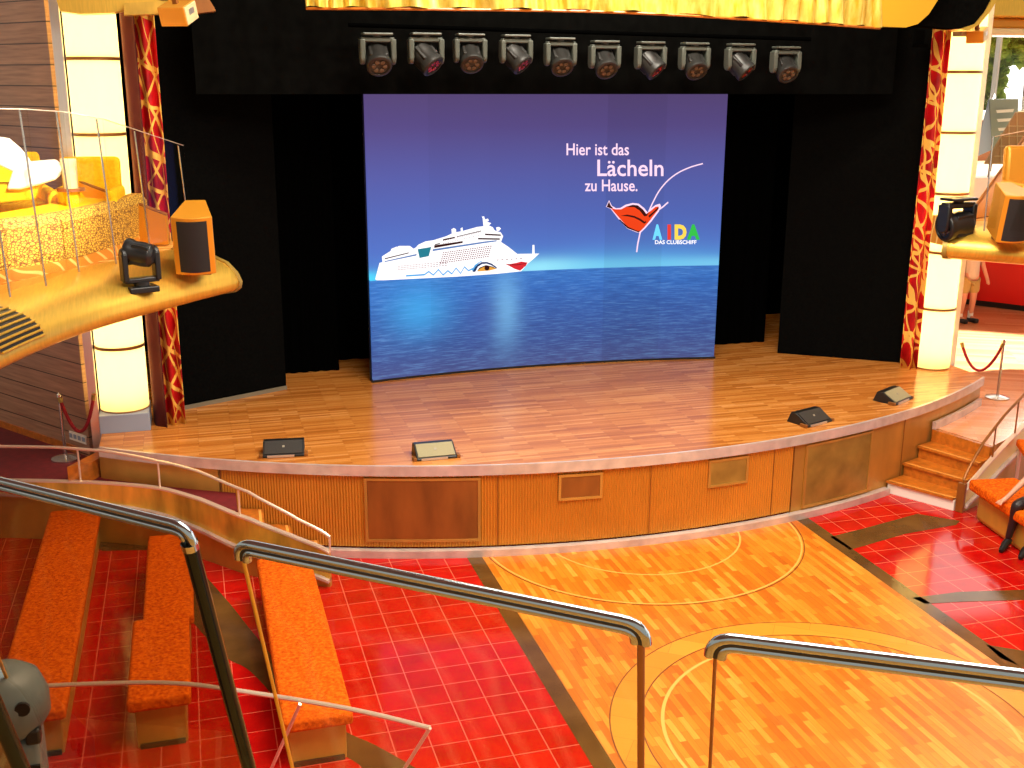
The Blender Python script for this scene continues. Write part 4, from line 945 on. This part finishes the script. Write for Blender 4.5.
# standing person beyond the column
f0 = pz(965,322,ZD); t = empty('person', f0, 0, 'person in grey shirt and khaki shorts standing beyond the right column', 'person')
o = f0; X = lambda dx,dy,z: Vector((o.x+dx,o.y+dy,ZD+z))
V=[X(0,0,.92)]; E=[]; R=[.13]
c_ = chain(V,E,R,0,[X(0,0,1.08),X(0,0,1.28),X(0,0,1.42)],[.13,.15,.12])
hd = chain(V,E,R,c_,[X(0.01,-.01,1.5),X(.02,-.02,1.58),X(.03,-.02,1.70)],[.05,.085,.085])
for s in (-1,1):
    chain(V,E,R,0,[X(s*.10,.0,.86),X(s*.11,-.02,.48),X(s*.12,.02,.10),X(s*.12+.02,-.14,.04)],[.10,.065,.045,.04])
    e = chain(V,E,R,c_,[X(s*.2,0,1.38),X(s*.27,.02,1.12),X(s*.30+.03*(s>0),-.06,.88),X(s*.31+.04*(s>0),-.09,.80)],[.06,.045,.034,.03])
    for k in range(4): chain(V,E,R,e,[X(s*.31+.04*(s>0)+.012*(k-1.5),-.10-.006*k,.73+.008*abs(k-1.4))],[.010])
    chain(V,E,R,e,[X(s*.29,-.13,.76)],[.011])
skin('body',V,E,R,'skin',t)
V=[X(0,0,.80)]; E=[]; R=[(.20,.18)]; c_=chain(V,E,R,0,[X(0,0,1.1),X(0,0,1.3),X(0,0,1.41)],[.155,.17,.13])
for s in (-1,1): chain(V,E,R,c_,[X(s*.2,0,1.37),X(s*.25,.01,1.2)],[.085,.07])
skin('shirt',V,E,R,'shirt',t)
V=[X(0,0,.94)]; E=[]; R=[.15]
for s in (-1,1): chain(V,E,R,0,[X(s*.10,0,.82),X(s*.115,-.01,.55)],[.125,.105])
skin('shorts',V,E,R,'khaki',t)
for s in (-1,1):
    b = MB(); b.tube([X(s*.12,.02,.08),X(s*.12,.02,.22)],[.055,.052],10); part(b,'sock','socks',t)
    b = MB(); b.box(X(s*.12+.01,-.05,.045),(.10,.27,.09)); part(b,'shoe','black',t,bevel=.03,bseg=3,smooth=True)
b = MB(); b.lathe([(0,.12),(.06,.11),(.1,.04),(.1,-.04),(.08,-.08)],16,Matrix.Translation(X(.03,.0,1.70))); part(b,'hair','hair',t,smooth=True)
# seated woman at the right edge
kn = pz(1016,505,.56); an = pz(1007.5,540,.10); toe = pz(1003.5,549,.02); hip = Vector((kn.x+.44,kn.y-.06,.60)); hand = pz(1003.5,502,.52)
t = empty('person', (hip.x,hip.y,0), 0, 'seated woman in dark dress and black stockings on the right orange bench', 'person')
V=[hip]; E=[]; R=[.13]
H = lambda dx,dy,z: Vector((hip.x+dx,hip.y+dy,z))
c_ = chain(V,E,R,0,[H(.03,0,.78),H(.03,0,.98),H(.02,0,1.10)],[.12,.13,.10])
hd = chain(V,E,R,c_,[H(.0,0,1.19),H(-.02,0,1.27),H(-.03,0,1.39)],[.045,.08,.085])
sh = H(.0,.17,1.06); el = Vector(((sh.x+hand.x)/2+.06,(sh.y+hand.y)/2+.04,.78)); wr = hand+Vector((.05,-.01,.07))
e = chain(V,E,R,c_,[sh,el,wr,hand+Vector((.01,0,.02))],[.055,.042,.028,.03])
for k in range(4): chain(V,E,R,e,[hand+Vector((-.045,.03-.02*k,.006)),hand+Vector((-.075,.036-.024*k,-.02))],[.010,.009])
chain(V,E,R,e,[hand+Vector((0,.05,.0)),hand+Vector((-.03,.062,-.012))],[.011,.009])
sh2 = H(.0,-.18,1.06); w2 = Vector((kn.x+.2,kn.y-.2,.70))
e = chain(V,E,R,c_,[sh2,H(-.02,-.24,.82),w2,w2+Vector((-.07,.02,-.01))],[.055,.042,.028,.03])
for k in range(4): chain(V,E,R,e,[w2+Vector((-.13,.04-.02*k,-.02))],[.010])
chain(V,E,R,e,[w2+Vector((-.09,.06,-.02))],[.011])
skin('body',V,E,R,'skin',t)
V=[hip+Vector((0,.0,.02))]; E=[]; R=[.12]
for s, (k_,a_,tt) in ((1,(kn,an,toe)),(-1,(kn+Vector((.05,-.22,0)),an+Vector((.08,-.22,0)),toe+Vector((.08,-.22,0))))):
    chain(V,E,R,0,[H(-.05,.09*s,.60),k_,(k_+a_)/2+Vector((.03,0,.04)),a_],[.10,.066,.056,.036])
skin('stockings',V,E,R,'stocking',t)
for (a_,tt) in ((an,toe),(an+Vector((.08,-.22,0)),toe+Vector((.08,-.22,0)))):
    b = MB(); dv = tt-a_; dv.z = 0; dv.normalize(); b.tube([a_+Vector((.02,0,.0)), a_+dv*.06+Vector((0,0,-.03)), a_+dv*.14+Vector((0,0,-.065)), a_+dv*.20+Vector((0,0,-.075))],[.042,.042,.036,.02],10)
    b.tube([a_-dv*.02+Vector((0,0,-.03)), a_-dv*.03+Vector((0,0,-.095))],[.022,.010],8); part(b,'shoe','black',t,smooth=True)
V=[H(0,0,.62)]; E=[]; R=[.165]; c_=chain(V,E,R,0,[H(.03,0,.80),H(.03,0,.98),H(.02,0,1.08)],[.14,.15,.11])
for s in (-1,1): chain(V,E,R,c_,[H(.0,s*.17,1.06)],[.07])
chain(V,E,R,0,[H(-.14,.06,.61)],[.15])
skin('dress',V,E,R,'dress',t)
b = MB(); b.lathe([(0,.13),(.07,.12),(.115,.04),(.11,-.06),(.10,-.16),(.0,-.17)],16,Matrix.Translation(H(.0,0,1.40))); part(b,'hair','hair',t,smooth=True)

# ------------------------------------------------------------------ lower pale guard rail seen through the glass
t = empty('guard_rail', (-2.5,-1.3,0), 0, 'pale slim guard rail with leaning posts behind the orange benches', 'guard rail')
zr_ = .9; L = [pz(x,y,zr_) for x,y in ((-60,692),(40,686),(120,683),(170,683),(220,688),(345,708),(430,728))]
b = MB(); b.tube(crom(L,5), .017, 8); part(b,'top_bar','railpale',t,smooth=True)
def leanpost(p0, px, py):   # post in the vertical plane of the slanting picture line, reaching the floor
    g = pz(px,py,0); return g
e0 = pz(430,728,zr_); g0 = pz(372,820,0.0); e1 = pz(300,704,zr_); g1 = pz(262,790,0.0)
for a, g_ in ((e0,g0),(e1,g1)): b = MB(); b.tube([a,g_], .013, 8); part(b,'post','railpale',t,smooth=True)
n_ = Vector((0,.006,0)); gl = []
b = MB(); b.hexa([e1*.04+g1*.96+n_, e1*.04+g1*.96-n_, e0*.04+g0*.96-n_, e0*.04+g0*.96+n_],[e1*.97+g1*.03+n_,e1*.97+g1*.03-n_,e0*.97+g0*.03-n_,e0*.97+g0*.03+n_]); part(b,'glass_pane','glass',t)

# ------------------------------------------------------------------ foreground balcony balustrades
LEAN = Vector((.14,.25,-1.0))
ZH = 4.1
def handrail_panel(label, A, B, left, right, tint='glass'):
    """A, B top corners of the leaning glass panel; left/right: None or (radius, material, reach)"""
    A, B = Vector(A), Vector(B); T = (B-A).normalized(); Ld = LEAN.normalized(); N = T.cross(Ld).normalized(); U = N.cross(T).normalized()
    if U.z < 0: U = -U
    t = empty('handrail_panel', A, 0, label, 'balustrade'); Rr = .0118
    r = .042; D = -(Ld)*-1
    path = []
    if left: path += bez(A+Ld*r, A, A+T*r, 6)
    else: path += [A]
    if right: path += bez(B-T*r, B, B+Ld*r, 6)
    else: path += [B]
    n = len(path)
    def offpath(d):
        out = []
        for i, p in enumerate(path):
            tn = (path[min(i+1,n-1)]-path[max(i-1,0)]).normalized(); q_ = N.cross(tn).normalized()
            if q_.dot(U) < 0 and abs(tn.dot(T)) > .5: q_ = -q_
            if abs(tn.dot(T)) <= .5: q_ = q_ if q_.dot(T)*(1 if i > n/2 else -1) > 0 else -q_
            out.append(p+q_*d)
        return out
    for d in (.0122,-.0122): b = MB(); b.tube(offpath(d), Rr, 12); part(b,'rail_tube','railm',t,smooth=True)
    b = MB(); b.tube([p-N*.0 for p in path], .009, 8); part(b,'gasket','groove',t)
    for side, P0, cfg in ((-1,A,left),(1,B,right)):
        if not cfg: continue
        rad, mat, reach = cfg; b = MB(); b.tube([P0+Ld*(r*.9), P0+Ld*reach], rad, 12); part(b,'end_post',mat,t,smooth=True)
        if rad > .012:
            b = MB(); b.tube([P0+Ld*(r*.95), P0+Ld*(r*.95+.02)], rad*1.12, 12); part(b,'collar','chrome',t,smooth=True)
    h = 1.5; n2 = N*.005; a0 = A+Ld*.02; b0 = B+Ld*.02
    b = MB(); b.hexa([a0+Ld*h+n2,a0+Ld*h-n2,b0+Ld*h-n2,b0+Ld*h+n2],[a0+n2,a0-n2,b0-n2,b0+n2]); part(b,'glass_pane',tint,t)
    return t
handrail_panel('left foreground handrail with dark green bent end post', pz(-80,464,ZH), pz(186,530,ZH), (.006,'gold',1.5), (.021,'darkrail',1.5), 'glassbrown')
handrail_panel('middle foreground handrail with bent chrome end above the parquet', pz(240,546,ZH), pz(641,628,ZH), (.005,'gold',1.5), (.0085,'bronze',1.5), 'glass')
handrail_panel('right foreground handrail running off the right picture edge', pz(716,641,ZH), pz(1180,700,ZH), (.004,'bronze',1.5), (.006,'bronze',1.5), 'glass')
handrail_panel('dark handrail end at the bottom left corner of the picture', pz(-300,440,ZH), pz(-50,600,ZH), (.006,'gold',1.5), (.021,'darkrail',1.5), 'glassbrown')
# kerb and deck the panels stand on
kp = [pz(x,y,ZH)+LEAN*1.47 for x,y in ((-300,415),(-95,462),(188,530),(240,546),(641,628),(716,641),(1180,700),(1500,735))]
b = MB(); b.prism([(p.x+.03,p.y+.04) for p in kp]+[(p.x-.10,p.y-.12) for p in kp[::-1]], 2.3, 2.66); struct(b.build('trim_30','bronze2'))
b = MB(); b.prism([(p.x-.10,p.y-.12) for p in kp]+[(2.5,-9.0),(2.5,-11),(-7,-11),(-7,-6)], 2.4, 2.55); struct(b.build('floor_balcony','carpet'))
# grey moving light on a bracket below the bottom left glass
gp = pz(8,690,3.2); t = empty('spotlight', (gp.x-.02,gp.y+.05,2.86), 0, 'grey moulded spotlight behind the glass in the bottom left corner', 'spotlight')
b = MB(); b.lathe([(0,.40),(.07,.395),(.115,.36),(.14,.29),(.14,.22),(.11,.17),(0,.16)],24); b.build('lamp_head','grey',t,smooth=True)
b = MB(); b.lathe([(0,0),(.025,0),(.025,.012),(0,.012)],12,Matrix.Translation((.07,-.115,.30))@Matrix.Rotation(PI/2,4,'X')); b.build('lens','black',t)
b = MB(); b.box((0,0,-.02),(.2,.2,.36)); b.build('body','grey',t,bevel=.04,bseg=3,smooth=True)
b = MB(); b.box((.085,-.07,.17),(.05,.05,.06)); b.build('hinge','mdark',t,bevel=.01)
for k in range(3): b = MB(); b.box((.075+.0*k,-.101,.06-.05*k),(.05,.01,.018)); b.build('vent_slot','black',t)

# ------------------------------------------------------------------ lights, world, camera
def area(name, loc_, target, size, energy, color=(1,.9,.75), sy_=None):
    L = bpy.data.lights.new(name,'AREA'); L.energy = energy; L.color = color; L.size = size
    if sy_: L.shape = 'RECTANGLE'; L.size_y = sy_
    o = bpy.data.objects.new(name, L); COL.objects.link(o); o.location = loc_; o.rotation_euler = (Vector(target)-Vector(loc_)).to_track_quat('-Z','Y').to_euler(); return o
def spot(name, loc_, target, energy, ang_, color=(1,.95,.85), blend=.3, r=.2):
    L = bpy.data.lights.new(name,'SPOT'); L.energy = energy; L.color = color; L.spot_size = ang_; L.spot_blend = blend; L.shadow_soft_size = r
    o = bpy.data.objects.new(name, L); COL.objects.link(o); o.location = loc_; o.rotation_euler = (Vector(target)-Vector(loc_)).to_track_quat('-Z','Y').to_euler(); return o
c_ = MB(); c_.box((-6.1,-5.2,6.9),(6.6,9.0,.25)); struct(c_.build('ceiling','brownwood'))  # unseen low soffit, added to darken the left rail reflections and tiles
c_ = MB(); c_.box((2,-4.5,9.7),(24,17,.2)); struct(c_.build('ceiling','brownwood'))  # unseen hall ceiling, put in to cut ambient light and give dark reflections
area('ceiling_light_hall', (1.5,-3,9.4), (1.5,-1,0), 7, 2000, (1,.92,.78))
area('ceiling_light_stage', (2.4,1.5,9.3), (2.4,4.8,1), 5, 800, (1,.91,.76), 1.5)
spot('sun_beam_right', (20,2,9), pz(990,358,ZD), 90000, .34, (1,.95,.85), .3, .1)
spot('sun_beam_balcony', (-1.6,-1.5,7.6), (-4.6,3.2,4.0), 5000, .40, (1,.95,.8), .5, .1)
area('daylight_window', (17.5,13.9,5.0), (13,6,2), 3, 500, (1,.97,.9), 2)
W = bpy.data.worlds.new('world'); SC.world = W; W.use_nodes = True
bg = W.node_tree.nodes['Background']; nt_ = W.node_tree
tc = nt_.nodes.new('ShaderNodeTexCoord'); dt = nt_.nodes.new('ShaderNodeVectorMath'); dt.operation = 'DOT_PRODUCT'
dt.inputs[1].default_value = Vector((.72,.68,.12)).normalized(); nt_.links.new(tc.outputs['Generated'], dt.inputs[0])
rp = nt_.nodes.new('ShaderNodeValToRGB'); nt_.links.new(dt.outputs['Value'], rp.inputs[0])
rp.color_ramp.elements[0].position = .35; rp.color_ramp.elements[0].color = (.62,.55,.45,1)
rp.color_ramp.elements[1].position = .80; rp.color_ramp.elements[1].color = (2.2,2.1,1.9,1)
nt_.links.new(rp.outputs[0], bg.inputs[0]); bg.inputs[1].default_value = 1.0
cam = bpy.data.cameras.new('camera'); co_ = bpy.data.objects.new('camera', cam); COL.objects.link(co_)
cam.sensor_width = 36; cam.sensor_fit = 'HORIZONTAL'; cam.lens = 36*F_PX/1024; cam.clip_start = .05; cam.clip_end = 200
mw = Matrix.Identity(4)
for i in range(3): mw[i][0] = RGT[i]; mw[i][1] = UPV[i]; mw[i][2] = -FWD[i]; mw[i][3] = CAM[i]
co_.matrix_world = mw; SC.camera = co_
vs_ = SC.view_settings; vs_.view_transform = 'Standard'; vs_.look = 'None'; vs_.gamma = 1; vs_.exposure = 0; vs_.use_curve_mapping = False
SC.cycles.max_bounces = 8; SC.cycles.transparent_max_bounces = 16; SC.cycles.use_denoising = True
